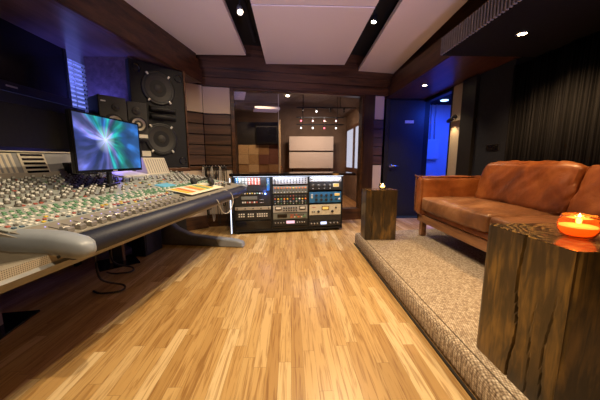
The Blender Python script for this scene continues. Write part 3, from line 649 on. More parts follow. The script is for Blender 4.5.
# feet
def foot(l):
    pts=[(0.0,0),(-0.01,0.06),(-0.08,0.085),(-0.62,0.14),(-0.80,0.21),(-0.88,0.28),(-0.89,0.70),(-1.0,0.74),(-1.03,0.28),(-1.08,0.17),(-1.14,0.10),(-1.16,0)]
    m=MB(); m.prism([(p[0],p[1]) for p in pts if True],l-0.05,l+0.05,'Y',0.02); o=m.build('foot',M['footgrey'],con)
    m=MB(); m.prism([(0.035,0.0),(0.02,0.063),(-0.06,0.088),(-0.32,0.112),(-0.27,0.0)],l-0.054,l+0.054,'Y',0.018); m.build('foot_cap',M['deskgrey'],o)
foot(2.10)
lamp('POINT',(-0.90-1.02*0.9895+1.5*0.1446+0.0,1.10+1.02*0.1446+1.5*0.9895,1.06),1.6,(0.12,0.10,1.0),shadow_soft_size=0.03)  # unseen blue lamp added above the console to tint the centre plate
# knobs
def knob_mesh(r=0.0125,h=0.026):
    m=MB(); m.mi=0; m.lathe([(r*1.25,0),(r*1.2,h*0.3),(r*0.8,h*0.42),(r*0.75,h*0.55)],10,cap=False)
    m.mi=1; m.lathe([(r*0.75,h*0.55),(r*0.85,h*0.6),(r*0.8,h*0.95),(r*0.4,h),(0.0005,h)],10,cap=False)
    m.mi=0; m.box((-r*0.15,-r*1.1,h*0.35),(r*0.15,-r*0.4,h*1.05))
    return m
tilt=Matrix.Rotation(math.atan(SL),4,'Y')
def surf(W,L,dz=0.006): return (-W,L,sz(W)+dz)
knobs=[]
rowsW=[0.45+0.049*i for i in range(11)]
Ls=[-0.03+0.062*i for i in range(36)]
for i,L in enumerate(Ls):
    for j,W in enumerate(rowsW):
        if 0.96<L<1.58 and (j in (0,1,2,3) ): continue
        if (i*7+j*3)%13==0 or (1.2<L<2.02 and W>0.74): continue
        knobs.append((L,W+0.013*((i*5+j)%3-1),(i*11+j*5)%4))
# nearest ones as parts
knobs.sort(key=lambda k:(k[0]+0.96)**2+(k[1]+1.05)**2)
km=knob_mesh().build('knob',[M['knobdark'],M['knobcap']],con)
km.rotation_euler=(0,math.atan(SL),0); km.location=surf(knobs[0][1],knobs[0][0])
for k in knobs[1:100]:
    c=km.copy(); COL.objects.link(c); c.parent=con; c.location=surf(k[1],k[0])
rest=MB()
for k in knobs[100:]:
    t=knob_mesh(0.011 if k[2] else 0.009,0.022).bm
    for f in t.faces: pass
    mtx=Matrix.Translation(surf(k[1],k[0]))@tilt
    bmesh.ops.transform(t,matrix=mtx,verts=t.verts)
    vm={v:rest.bm.verts.new(v.co) for v in t.verts}
    for f in t.faces:
        n=rest.bm.faces.new([vm[v] for v in f.verts]); n.smooth=True; n.material_index=f.material_index
    t.free()
o=rest.build('knobs',[M['knobdark'],M['knobcap']],con); o['kind']='stuff'
# keys
keys=[]
cols=['green','red','yellow','bluek','white','orange','knobdark']
L=-0.06
while L<2.15:
    for W,c in ((0.185,'bluek'),(0.212,'red'),(0.238,'white')):
        if random.random()<0.93: keys.append((L,W,(c if int(L/0.028)%3 else 'white') if random.random()<0.85 else random.choice(['yellow','white','knobdark']),0.006,0.0075))
    for j in range(5):
        W=0.272+0.026*j
        if random.random()<0.95: keys.append((L+0.012*(j%2),W,'green' if (int(L/0.028)+j)%2 or random.random()<0.25 else 'white',0.006,0.0075))
    L+=0.028
L=0.0
while L<2.15:
    for W in (0.43,0.56,0.69,0.82,0.93):
        if random.random()<0.6: keys.append((L+0.03,W,random.choice(['white','knobdark','green','white','red','knobdark']),0.006,0.007))
    L+=0.028
for i in range(34):
    keys.append((1.0+random.random()*0.55,0.44+random.random()*0.17,random.choice(['green','yellow','green','knobdark','orange','knobdark','white']),0.008,0.008))
keys.sort(key=lambda k:(k[0]+0.96)**2+(k[1]+1.05)**2)
near,far=keys[:100],keys[100:]
km={}
for k in near:
    if k[2] not in km:
        m=MB(); m.box((-0.011,-0.0075,0),(0.011,0.0075,0.006),0.0015,None,1) if False else m.box((-0.0060,-0.0075,0),(0.0060,0.0075,0.006),0.0015,None,1)
        c=m.build('key',M[k[2]],con); km[k[2]]=c
    else:
        c=km[k[2]].copy(); COL.objects.link(c); c.parent=con
    c.location=surf(k[1],k[0]); c.rotation_euler=(0,math.atan(SL),0)
m=MB()
for k in far:
    m.mi=cols.index(k[2]); m.box((-k[3],-k[4],0),(k[3],k[4],0.006),0,Matrix.Translation(surf(k[1],k[0]))@tilt)
o=m.build('keys',[M[c] for c in cols],con); o['kind']='stuff'
# faders
fc=None; fs=None
for i in range(17):
    L=0.02+0.056*i
    if fc is None:
        m=MB(); m.prism([(-0.024,0),(0.024,0),(0.020,0.016),(0.006,0.018),(0.0,0.013),(-0.006,0.018),(-0.020,0.016)],-0.012,0.012,'Y',0.002); fc=m.build('fader_cap',plain('fader_cap_grey',(0.33,0.31,0.29),0.3,metal=0.4),con); fc.scale=(1.0,1.3,1.1); c=fc
        m=MB(); m.box((-0.052,-0.002,-0.002),(0.052,0.002,0.0015)); fs=m.build('fader_slot',M['black'],con); s=fs
        m=MB(); m.box((-0.002,-0.002,0),(0.002,0.002,0.003)); led=m.build('fader_light',M['ledviolet'],con); d=led
    else:
        c=fc.copy(); s=fs.copy(); d=led.copy()
        for q in (c,s,d): COL.objects.link(q); q.parent=con
    c.location=surf(0.042,L,0.008); s.location=surf(0.075,L,0.0062); d.location=surf(0.130,L-0.01,0.007)
    for q in (c,s,d): q.rotation_euler=(0,math.atan(SL),0)
# far fader bank
b=MB()
for i in range(20): b.box((-0.02,-0.007,0),(0.02,0.007,0.012),0,Matrix.Translation(surf(0.10+0.02*((i*7)%3),1.02+0.055*i,0.006))@tilt)
o=b.build('far_fader_cap',M['knobdark'],con); o['kind']='stuff'
MB().box((-0.05,-0.09,0.0),(0.05,0.09,0.010),0.003,Matrix.Translation(surf(0.40,1.28,0.006))@tilt).build('blue_display',M['lcd'],con)
# meter bridge
def bridge(l0,l1,zt,name='meter_bridge'):
    m=MB(); m.prism([(-0.985,0.925),(-1.09,0.90),(-1.16,zt),(-1.05,zt)],l0,l1,'Y',0.004); return m.build(name,M['meter'],con)
mb_=bridge(-0.75,1.05,1.105)
MB().prism([(-1.035,1.102),(-1.17,1.102),(-1.17,1.112),(-1.035,1.112)],-0.75,1.05,'Y',0.003).build('top_rail',M['louvre'],mb_)
MB().prism([(-0.975,0.925),(-1.0,0.925),(-1.013,0.965),(-0.990,0.965)],-0.75,1.05,'Y',0.003).build('lower_rail',M['desk'],mb_)
def onface(u,L,out=0.003):   # u 0..1 up the meter bridge face
    return (-0.985-0.065*u+out,L,0.925+0.18*u)
fa=math.atan2(-0.065,0.20)
for s0 in (0.0,0.31,):
    m=MB(); 
    m.box((-0.002,-0.15,-0.072),(0.002,0.15,0.072),0.001,T(*onface(0.56,s0+0.15,0.004),ry=fa)); m.build('louvre_plate',M['louvre'],mb_)
    m=MB()
    for k in range(9): m.box((-0.003,-0.006,-0.062),(0.003,0.006,0.062),0,T(*onface(0.56,s0+0.02+0.032*k,0.005),ry=fa))
    m.build('louvre_slots',M['meter'],mb_)
m=MB(); m.box((-0.002,-0.085,-0.072),(0.002,0.085,0.072),0.001,T(*onface(0.56,0.73,0.004),ry=fa)); mp2=m.build('meter_frame',M['louvre'],mb_)
for k in range(5): MB().box((-0.002,-0.070,-0.008),(0.003,0.070,0.008),0,T(*onface(0.24+0.16*k,0.73,0.007),ry=fa)).build('meter_window',M['blackgloss'],mp2)
MB().box((-1.12,0.93,0.93),(-0.96,1.20,1.03),0.01).build('black_box_section',M['blackmetal'],con)
MB().prism([(-0.975,0.925),(-1.035,0.90),(-1.035,0.985),(-1.0,0.985)],1.2,1.62,'Y',0.004).build('centre_ledge',M['meter'],con)
MB().box((-0.11,-0.28,0.0),(0.10,0.07,0.012),0.003,Matrix.Translation(surf(0.875,1.53))@tilt).build('centre_plate',M['white'],con)
br2=None
m=MB(); m.prism([(-0.80,0.895),(-0.95,0.92),(-0.93,1.075),(-0.86,1.075)],1.63,2.0,'Y',0.006); br2=m.build('rear_meter_bridge',M['louvre'],con)
m=MB()
for k in range(9): m.box((-0.002,-0.003,-0.075),(0.002,0.003,0.075),0,T(-0.829,1.66+0.039*k,0.985,ry=math.atan2(-0.06,0.18)))
m.build('louvre_slots',M['meter'],br2)
# computer and cables below
pc=thing('computer_tower','black computer tower standing under the far half of the console','computer',(-1.63,3.0,0),CZ)
MB().box((-0.08,-0.15,0.01),(0.08,0.15,0.40),0.008).build('casing',M['black'],pc)
MB().box((0.08,-0.13,0.05),(0.086,-0.02,0.36),0.002).build('front_grille',M['charcoal'],pc)
for i,(x,y) in enumerate(((-1.62,2.32),(-1.48,1.95))):
    m=MB(); m.tube([(x,y,0.575),(x+0.01,y+0.03,0.35),(x-0.02,y+0.10,0.12),(x+0.10,y+0.18,0.03),(x+0.13,y+0.10,0.02),(x+0.02,y+0.04,0.03),(x-0.10,y+0.12,0.01)],0.008); 
    tag(m.build('cable',M['cabledark']),['black cable looping on the floor left of the stand under the console','thin black cable drooping from the console nearest the camera'][i],'cable')

# ------------------------------------------------------------ computer monitor on console
mon=thing('computer_monitor','flat computer monitor showing a blue and green light burst','monitor',(-1.30,2.035,0),R(-2))
MB().box((-0.03,-0.335,0.965),(0,0.345,1.352),0.006).build('casing',M['blackgloss'],mon)
MB().box((0.0005,-0.325,0.985),(0.003,0.335,1.342)).build('screen',M['screen'],mon)
b=MB(); b.box((0,-0.335,0.965),(0.006,0.345,0.984),0.002); b.box((0,-0.335,1.343),(0.006,0.345,1.352),0.001); b.box((0,0.336,0.984),(0.006,0.345,1.343),0.001); b.box((0,-0.335,0.984),(0.006,-0.326,1.343),0.001); b.build('bezel',M['blackgloss'],mon)
MB().box((0.006,-0.02,0.971),(0.0068,0.03,0.978)).build('logo_plate',M['silver'],mon)
MB().box((-0.05,-0.018,0.875),(-0.03,0.018,1.1),0.004).build('stand_neck',M['black'],mon)
MB().prism([(-0.10,-0.07),(-0.01,-0.07),(0.0,0),(-0.01,0.07),(-0.10,0.07)],0.865,0.878,'Z',0.003).build('stand_base',M['black'],mon)

# ------------------------------------------------------------ things on the console
def onc(W,L,dz=0.0):
    c,s=math.cos(CZ),math.sin(CZ); x,y=-W,L; return (-0.90+x*c-y*s,1.10+x*s+y*c,sz(W)+dz)
pp=thing('notebook_sheet','paper sheet with orange and yellow rows lying on the console edge','paper',onc(0.15,1.36,0.026),CZ)
m=MB(); m.box((-0.11,-0.30,-0.004),(0.11,0.36,0.0),0.001,tilt); m.build('board',M['paper'],pp)
for k,(c) in enumerate(['yellow','orange','white','orange','yellow','green','yellow']):
    MB().box((-0.09,-0.28+0.07*k,0.0),(0.07,-0.225+0.07*k,0.0015),0,tilt).build('coloured_row',M[c] if c!='white' else M['paper'],pp)
hp=thing('headphones','black headphones lying on the paper at the console far end','headphones',onc(0.20,1.62,0.036),CZ)
m=MB(); m.tube([(0.09*math.cos(a)-0.02,0.10*math.sin(a)*1.0,0.01+0.03*math.sin(a)) for a in [math.pi*i/12 for i in range(13)]],0.010); m.build('headband',M['black'],hp)
for x in (0.07,-0.11): MB().lathe([(0.03,-0.02),(0.042,-0.012),(0.042,0.012),(0.03,0.02)],18,T(x,-0.01,0.022,ry=R(70))).build('ear_cup',M['rubber'],hp)
m=MB(); P=onc(-0.082,1.52,0.0)
m.tube([onc(0.05,1.60,0.014),onc(-0.02,1.62,0.012),onc(-0.078,1.62,-0.02),onc(-0.095,1.60,-0.10),onc(-0.09,1.50,-0.17),onc(-0.088,1.38,-0.16),onc(-0.087,1.30,-0.10),onc(-0.080,1.27,-0.03),onc(0.0,1.26,0.014)],0.0035)
tag(m.build('cable',M['cablepale']),'thin white cable looped over the padded console edge','cable')
# hanging patch cables
rk=thing('cable_rail','dark rail with hooks holding coiled patch cables left of the rack','cable hook',(-1.13,4.10,0),WA)
MB().box((-0.18,-0.02,0.93),(0.16,0.02,0.955),0.003).box((-0.15,0,0.93),(-0.13,0.13,0.95)).box((0.11,0,0.93),(0.13,0.13,0.95)).build('rail',M['blackmetal'],rk)
for i in range(8): MB().cyl((-0.16+0.043*i,-0.02,0.945),(-0.16+0.043*i,-0.05,0.965),0.006,8).build('plug',M['chrome'],rk)
for i in range(9):
    x=-1.13+(-0.165+0.04*i)*math.cos(WA); y=4.065+(-0.165+0.04*i)*math.sin(WA); l=[0.55,0.75,0.62,0.8,0.5,0.86,0.7,0.58,0.82][i]
    m=MB(); m.tube([(x,y,0.955),(x-0.008,y-0.01,0.8),(x-0.01,y-0.01,0.955-l*0.7),(x-0.003,y-0.012,0.955-l),(x+0.012,y-0.012,0.955-l-0.02),(x+0.022,y-0.01,0.955-l*0.9),(x+0.018,y,0.75),(x+0.012,y,0.945)],0.0055,6)
    tag(m.build('patch_cable',M['cabledark' if i%3 else 'cablepale']),'%s patch cable hanging in a loop from the rail left of the rack'%('black' if i%3 else 'pale grey'),'cable','black patch cables on the rail' if i%3 else 'pale patch cables on the rail')

# ------------------------------------------------------------ equipment rack
RZ=math.atan2(0.21,1.58); RO=(-0.80,3.70,0)
rk=thing('rack_cabinet','low black three-bay equipment cabinet with lit upper edge','rack cabinet',RO,RZ)
MB().box((-0.03,-0.02,0.825),(1.78,0.50,0.862),0.004).build('top',M['blackgloss'],rk)
for x in (0.0,0.532,1.064,1.570): MB().box((x,0.0,0.05),(x+0.024,0.48,0.825),0.002).build('side_panel',M['blackmetal'],rk)
MB().box((0,0.0,0.035),(1.594,0.48,0.06)).build('bottom',M['blackmetal'],rk)
MB().box((0.02,0.46,0.06),(1.57,0.48,0.82)).build('back_panel',M['blackmetal'],rk)
for x in (0.03,1.52):
    for y in (0.03,0.42): MB().cyl((x+0.02,y,0),(x+0.02,y,0.035),0.018).build('rubber_foot',M['rubber'],rk)
MB().box((0.02,-0.018,0.821),(1.59,-0.010,0.8249)).build('light_strip',M['ledwhite'],rk)
MB().box((-0.035,-0.006,0.02),(-0.022,0.01,0.80),0.002).build('side_light_strip',M['ledwhite'],rk)
for bay in range(3):
    lamp('AREA',(RO[0]+math.cos(RZ)*(0.28+0.53*bay),RO[1]+math.sin(RZ)*(0.28+0.53*bay)-0.06,0.815),1.3,(0.75,0.82,1.0),aim=(RO[0]+math.cos(RZ)*(0.28+0.53*bay),RO[1]+math.sin(RZ)*(0.28+0.53*bay)+0.05,0.55),shape='RECTANGLE',size=0.45,size_y=0.03)
def kn(p,x,z,r,col,cap=None,h=0.018):
    m=MB(); m.lathe([(r,0),(r,h*0.8),(r*0.8,h),(0.0005,h)],10,T(x,0,z,rx=R(90)),cap=False); m.build('knob',M[col],p)
def rc(p,x0,z0,x1,z1,col,name='button',out=0.006):
    m=MB(); m.box((x0,-out,z0),(x1,0.001,z1)); m.build(name,M[col],p)
def unit(bay,z0,z1,label,mat,dep=0.30):
    x=0.028+0.532*bay+(0 if bay else 0); wd=0.500 if bay<2 else 0.478
    loc=(RO[0]+math.cos(RZ)*x-math.sin(RZ)*0.004,RO[1]+math.sin(RZ)*x+math.cos(RZ)*0.004,z0)
    t=thing('rack_unit',label,'audio rack unit',loc,RZ,'audio units in the rack cabinet'); h=z1-z0
    MB().box((0.0,0.0,0),(wd,0.012,h-0.003),0.0015).build('faceplate',M[mat],t)
    MB().box((0.02,0.012,0.004),(wd-0.02,dep,h-0.006)).build('casing',M['blackmetal'],t)
    return t,wd,h-0.003
u,W_,H_=unit(0,0.615,0.815,'rack unit top left with small blue and red modules','rackblack')
for k in range(11):
    x=0.012+0.0435*k; c='rackblue' if k in (0,10) else ('red' if k in (4,5,6,7) else 'rackgrey' if k in(1,2,3) else 'rackblack')
    z0=0.07 if c!='rackblue' else 0.01
    rc(u,x,z0 if c!='red' else 0.09,x+0.040,H_-0.008,c,'module',0.004)
    if c=='rackblack': continue
    for q in range(4): kn(u,x+0.02,0.105+0.024*q,0.008,'white' if c=='red' else ('yellow' if k==5 else 'silver' if c=='rackblue' else 'knobcap'),h=0.012)
rc(u,0.445,0.08,0.460,0.10,'green'); rc(u,0.03,0.012,0.10,0.055,'white','card'); rc(u,0.055,0.022,0.085,0.045,'orange','card_mark',0.008)
u,W_,H_=unit(0,0.405,0.610,'rack unit at left with grey display and bright blue lamp','rackblack')
for k in range(11): kn(u,0.04+0.034*k,H_-0.022,0.010,['yellow','white','green','white','yellow','white'][k%6],h=0.012)
rc(u,0.09,0.095,0.31,0.140,'rackgrey','display'); 
for k in range(7): rc(u,0.10+0.032*k,0.045,0.122+0.032*k,0.066,'white' if k in(0,1,3,5) else 'red')
for k in range(6): kn(u,0.35+0.02*(k%3),0.05+0.04*(k//3),0.006,'silver')
m=MB(); m.lathe([(0.0005,0.0),(0.010,0.0),(0.008,0.008),(0.0005,0.011)],14,T(0.425,0,H_-0.03,rx=R(90)),cap=False); m.build('blue_lamp',M['ledblue'],u)
l=lamp('POINT',(RO[0]+0.45,RO[1]+0.02,0.60),0.5,(0.1,0.2,1.0),shadow_soft_size=0.01)
u,W_,H_=unit(0,0.350,0.397,'thin silver rack unit in the left bay','silver')
for k in range(5): kn(u,0.03+0.11*k,H_/2,0.009,'rackblack')
u,W_,H_=unit(0,0.205,0.340,'black rack unit in the left bay with square white buttons','rackblack')
for r_ in range(2):
    for k in range(13):
        if k in (3,7): continue
        rc(u,0.045+0.032*k,0.045+0.032*r_,0.065+0.032*k,0.062+0.032*r_,'white')
u,W_,H_=unit(0,0.065,0.195,'blank black panel at the bottom of the left bay','blackgloss')
u,W_,H_=unit(1,0.710,0.815,'pale lit rack unit at the top of the middle bay with black knobs','rackpale')
for k in range(11):
    for q in range(3): kn(u,0.03+0.044*k,0.02+0.028*q,0.009,'rackblack' if q<2 else 'knobdark')
u,W_,H_=unit(1,0.575,0.685,'grey rack unit with one row of red knobs in the middle bay','rackgrey')
for k in range(11):
    kn(u,0.03+0.044*k,0.080,0.011,'orange' if k!=6 else 'yellow'); kn(u,0.03+0.044*k,0.045,0.010,'knobdark'); kn(u,0.03+0.044*k,0.018,0.008,'knobcap')
u,W_,H_=unit(1,0.415,0.565,'rack unit with mixed red, yellow, green and blue knobs in the middle bay','rackblack')
for k in range(11):
    kn(u,0.03+0.044*k,0.125,0.009,'red' if k in (5,6) else 'knobdark'); kn(u,0.03+0.044*k,0.082,0.012,['red','yellow','green','orange','yellow','bluek','red','green','white','yellow','orange'][k]); kn(u,0.03+0.044*k,0.045,0.012,'silver' if k%2 else 'bluek'); kn(u,0.03+0.044*k,0.016,0.007,'green' if k%3 else 'white')
u,W_,H_=unit(1,0.300,0.405,'silver compressor with two black meters in the middle bay','rackpale')
for x in (0.03,0.38): rc(u,x,0.035,x+0.09,0.088,'blackgloss','meter',0.008); rc(u,x+0.01,0.05,x+0.08,0.08,'white','meter_scale',0.009)
for k in range(6): kn(u,0.155+0.036*k,0.065,0.012,'rackblack'); kn(u,0.155+0.036*k,0.028,0.010,'rackblack')
u,W_,H_=unit(1,0.200,0.292,'grey rack unit with red and green push buttons in the middle bay','rackgrey')
rc(u,0.06,0.025,0.20,0.075,'blackgloss','display')
for k in range(8): rc(u,0.25+0.026*k,0.05,0.268+0.026*k,0.072,'red' if k in(0,1,3) else 'knobdark'); rc(u,0.25+0.026*k,0.02,0.268+0.026*k,0.040,['orange','red','white','green'][k%4])
kn(u,0.46,0.045,0.013,'green')
u,W_,H_=unit(1,0.105,0.190,'black rack unit with glowing pink display in the middle bay','rackblack')
rc(u,0.19,0.030,0.31,0.070,'pinkglow','display')
for k in range(4): kn(u,0.03+0.04*k,0.045,0.008,'silver'); kn(u,0.35+0.035*k,0.045,0.008,'silver')
u,W_,H_=unit(2,0.740,0.815,'silver rack unit with eight round dials top right','rackpale')
for k in range(9): kn(u,0.03+0.052*k,0.048,0.016,'chrome' if k<5 else 'white'); kn(u,0.03+0.052*k,0.016,0.008,'silver')
u,W_,H_=unit(2,0.615,0.735,'black rack unit with amber meter above the blue unit','rackblack')
for k in range(4): kn(u,0.05+0.085*k,0.07,0.020,'knobdark'); kn(u,0.05+0.085*k,0.025,0.009,'silver')
rc(u,0.35,0.045,0.44,0.095,'rackcream','meter',0.006); rc(u,0.357,0.052,0.433,0.088,'amber','meter_scale',0.007)
u,W_,H_=unit(2,0.430,0.590,'bright blue rack unit with black knobs in the right bay','rackblue')
for k in range(4): kn(u,0.10+0.075*k,0.110,0.020,'rackblack'); kn(u,0.10+0.075*k,0.045,0.020,'rackblack')
for k in range(3): rc(u,0.02,0.07+0.022*k,0.05,0.082+0.022*k,'white')
rc(u,0.375,0.098,0.455,0.138,'rackcream','meter',0.006); rc(u,0.382,0.104,0.448,0.132,'amber','meter_scale',0.007); kn(u,0.40,0.05,0.014,'rackblack'); kn(u,0.45,0.05,0.014,'white')
u,W_,H_=unit(2,0.245,0.405,'cream rack unit with centre amber meter in the right bay','rackcream')
rc(u,0.185,0.075,0.295,0.130,'blackgloss','meter',0.006); rc(u,0.195,0.083,0.285,0.122,'amber','meter_scale',0.007)
kn(u,0.135,0.05,0.020,'rackblack'); kn(u,0.345,0.05,0.020,'rackblack'); kn(u,0.40,0.105,0.014,'rackblack'); kn(u,0.04,0.05,0.009,'rackblack'); kn(u,0.07,0.05,0.009,'rackblack'); rc(u,0.04,0.11,0.09,0.118,'red','logo_plate',0.002)
u,W_,H_=unit(2,0.160,0.238,'blank dark grey panel under the cream rack unit','charcoal')
u,W_,H_=unit(2,0.075,0.155,'black rack unit with blue-white lit display in the right bay','rackblack')
rc(u,0.17,0.028,0.26,0.066,'bluewhite','display')
for k in range(3): kn(u,0.03+0.045*k,0.045,0.010,'silver'); kn(u,0.32+0.055*k,0.045,0.010,'silver')
u,W_,H_=unit(1,0.065,0.100,'thin blank panel at the bottom of the middle bay','blackgloss')

# ------------------------------------------------------------ carpeted platform
def platform():
    # nosed edge along x=0.82, far edge slanting
    m=MB(); prof=[(0.825,0.0),(0.815,0.03),(0.812,0.10),(0.817,0.130),(0.830,0.145),(0.850,0.150)]
    t=bmesh.new()
    def yf(x): return 3.22+max(0,(x-0.85))*0.16
    rows=[]
    for (x,z) in prof+[(1.6,0.15),(2.398,0.15)]:
        rows.append((t.verts.new((x,-2.4,z)),t.verts.new((x,yf(x)+(0 if z>0.14 else (0.02 if z<0.1 else 0.01)),z))))
    for a,c in zip(rows,rows[1:]):
        f=t.faces.new((a[0],a[1],c[1],c[0])); f.smooth=True
    b0=t.verts.new((2.398,-2.4,0)); b1=t.verts.new((2.398,yf(2.4)+0.02,0))
    t.faces.new([r[1] for r in rows]+[b1]); t.faces.new([r[0] for r in rows]+[b0]); t.faces.new((rows[-1][0],rows[-1][1],b1,b0)); t.faces.new((rows[0][0],rows[0][1],b1,b0))
    m.merge(t); return m.build('floor_platform',M['carpet'])
struct(platform())
struct(MB().box((0.851,-2.4,0.149),(0.857,3.2,0.1525)).build('trim_platform_seam',plain('carpet_binding',(0.12,0.08,0.05),0.9)))
struct(MB().box((0.800,-2.4,0),(0.812,3.24,0.012)).build('trim_platform_foot',M['darkwood']))

# ------------------------------------------------------------ wooden blocks
def block(name,label,x0,x1,y0,y1,h,loc_z,cracks,seed):
    cx,cy=(x0+x1)/2,(y0+y1)/2; t=thing(name,label,'side table',(cx,cy,loc_z))
    hx,hy=(x1-x0)/2,(y1-y0)/2; rr=0.012
    per=[]  # perimeter param points: list of (x,y,nx,ny,s)
    sides=[((-hx,hy),(-hx,-hy),(-1,0)),((-hx,-hy),(hx,-hy),(0,-1)),((hx,-hy),(hx,hy),(1,0)),((hx,hy),(-hx,hy),(0,1))]
    rnd=random.Random(seed); NZ=30; NS=72
    bm=bmesh.new(); rings=[]
    for iz in range(NZ+1):
        v=iz/NZ; z=h*v; ring=[]
        for si,(a,c,n) in enumerate(sides):
            for k in range(NS):
                u=k/NS; x=a[0]+(c[0]-a[0])*u; y=a[1]+(c[1]-a[1])*u
                d=0.0013*noise.noise(Vector((x*9+seed,y*9,z*2.5)))
                # soft corners
                e=min(u,1-u)*(2*hy if si%2==0 else 2*hx)
                if e<rr: d-=0.25*(rr-e)
                for (cs,cu,amp,wd,dp,v0,v1) in cracks:
                    if cs!=si or not(v0<=v<=v1): continue
                    uc=cu+amp*noise.noise(Vector((cu*30+seed,v*2.2,0)))+amp*0.4*math.sin(v*9+cu*9)
                    ends=min(1,(v-v0)/0.12 if v0>0 else 1,(v1-v)/0.2 if v1<1 else 1)
                    q=abs(u-uc)/(wd*(0.4+0.6*max(ends,0.05)))
                    if q<1: d-=dp*(1-q)*ends
                ring.append(bm.verts.new((x+n[0]*d,y+n[1]*d,z)))
        rings.append(ring)
    n=len(rings[0])
    for a,c in zip(rings,rings[1:]):
        for k in range(n): bm.faces.new((a[k],a[(k+1)%n],c[(k+1)%n],c[k]))
    bm.faces.new(rings[0]); top=[(v.co.x,v.co.y) for v in rings[-1]]
    m=MB(); m.merge(bm); m.build('trunk',M['block'],t)
    m=MB(); m.prism(top,h-0.0005,h+0.003,'Z'); m.build('top_surface',M['blocktop'],t)
    return t
block('wooden_block_table','large dark cracked wood block table at the right picture edge',0.90,1.42,0.77,1.15,0.61,0.1515,
      [(0,0.50,0.06,0.013,0.032,0,1),(0,0.70,0.04,0.007,0.010,0,0.65),(0,0.86,0.03,0.008,0.012,0,0.75),(1,0.02,0.01,0.012,0.012,0.2,1),(1,0.35,0.04,0.010,0.01,0,1),(1,0.7,0.04,0.010,0.01,0,1)],3)
block('wooden_block_table','smaller dark wood block table at the far corner of the carpet platform',0.845,1.20,2.91,3.11,0.565,0.1515,
      [(1,0.2,0.04,0.012,0.010,0,1),(1,0.55,0.03,0.010,0.008,0,1),(0,0.5,0.03,0.014,0.01,0,1)],11)
# candles
def candle(label,loc,r,h,orange=True,p=1.2):
    gm,wx=(M['amberglass'],M['ovalwax']) if orange else (glass_mat('clear_candle_glass',(1.0,0.95,0.85),1.4),emit('lit_pale_wax',(1.0,0.62,0.22),1.6,base=(0.8,0.7,0.5)))
    t=thing('candle',label,'candle',loc)
    m=MB(); m.lathe([(r*0.45,0.0),(r*0.80,h*0.10),(r*0.98,h*0.35),(r,h*0.55),(r*0.88,h*0.85),(r*0.80,h),(r*0.77,h),(r*0.85,h*0.85),(r*0.96,h*0.55),(r*0.93,h*0.35),(r*0.74,h*0.13),(r*0.4,h*0.05)],40,cap=True); m.build('glass_bowl',gm,t)
    m=MB(); m.lathe([(r*0.38,h*0.07),(r*0.72,h*0.15),(r*0.90,h*0.36),(r*0.93,h*0.50),(0.0005,h*0.50)],32,cap=True); m.build('wax',wx,t)
    m=MB(); m.lathe([(r*0.90,h*0.50),(r*0.88,h*0.53),(0.0005,h*0.53)],32,cap=False); m.build('molten_wax',emit('molten_wax_glow',(1.0,0.72,0.35) if orange else (1.0,0.8,0.45),2.6,base=(0.8,0.6,0.4)),t)  # wax surface emits to stand in for the flame's light on it
    m=MB(); m.cyl((0,0,h*0.5),(0,0,h*0.62),0.0012); m.build('wick',M['black'],t)
    m=MB(); m.lathe([(0.0005,h*0.58),(0.007,h*0.64),(0.008,h*0.74),(0.004,h*0.92),(0.0005,h*1.08)],14,cap=False); m.build('flame',M['flame'],t)
    lamp('POINT',(loc[0],loc[1],loc[2]+h*0.95),p,(1.0,0.42,0.10),shadow_soft_size=0.015)
candle('lit orange glass bowl candle on the large near wood block',(1.065,0.925,0.7660),0.060,0.084,p=0.9)
candle('small lit candle glass on the far wood block',(1.06,3.02,0.7205),0.042,0.062,orange=False,p=1.0)

# ------------------------------------------------------------ sofa
sf=thing('leather_sofa','cognac brown leather sofa with wooden frame on the carpet platform','sofa',(1.53,1.95,0.1515))
def cushion(name,x0,x1,y0,y1,z0,z1,mat,rad=0.05,bulge=0.02,tiltm=None,wr=0.006,seed=0,n=26,parent=None):
    bm=bmesh.new(); bmesh.ops.create_cube(bm,size=2); bmesh.ops.subdivide_edges(bm,edges=bm.edges,cuts=n,use_grid_fill=True)
    hx,hy,hz=(x1-x0)/2,(y1-y0)/2,(z1-z0)/2
    for v in bm.verts:
        p=v.co.copy(); u=Vector(p)
        q=Vector((u.x*hx,u.y*hy,u.z*hz))
        inner=Vector((max(-hx+rad,min(hx-rad,q.x)),max(-hy+rad,min(hy-rad,q.y)),max(-hz+rad,min(hz-rad,q.z))))
        d=q-inner
        if d.length>1e-6: q=inner+d.normalized()*min(rad,max(abs(d.x),abs(d.y),abs(d.z)))
        # crown
        bx=(1-min(1,abs(u.y))**2)*(1-min(1,abs(u.z))**2); by=(1-u.x**2)*(1-u.z**2); bz=(1-u.x**2)*(1-u.y**2)
        q+=Vector((u.x*bulge*bx*0.8 if abs(u.x)>0.98 else 0,u.y*bulge*by*0.4 if abs(u.y)>0.98 else 0,u.z*bulge*bz if abs(u.z)>0.98 else 0))
        s=Vector((q.x*5+seed,q.y*5,q.z*5)); wv=noise.noise(s)*wr*1.6+noise.noise(Vector((q.x*9+seed*3,q.y*17+q.z*14,q.z*3)))*wr
        nn=Vector((u.x if abs(u.x)>0.98 else 0,u.y if abs(u.y)>0.98 else 0,u.z if abs(u.z)>0.98 else 0))
        if nn.length>0: q+=nn.normalized()*wv
        v.co=q
    c=Vector(((x0+x1)/2,(y0+y1)/2,(z0+z1)/2))
    mtx=Matrix.Translation(c)@(tiltm if tiltm is not None else Matrix.Identity(4))
    m=MB(); m.merge(bm,mtx); return m.build(name,M[mat],parent if parent else sf,True)
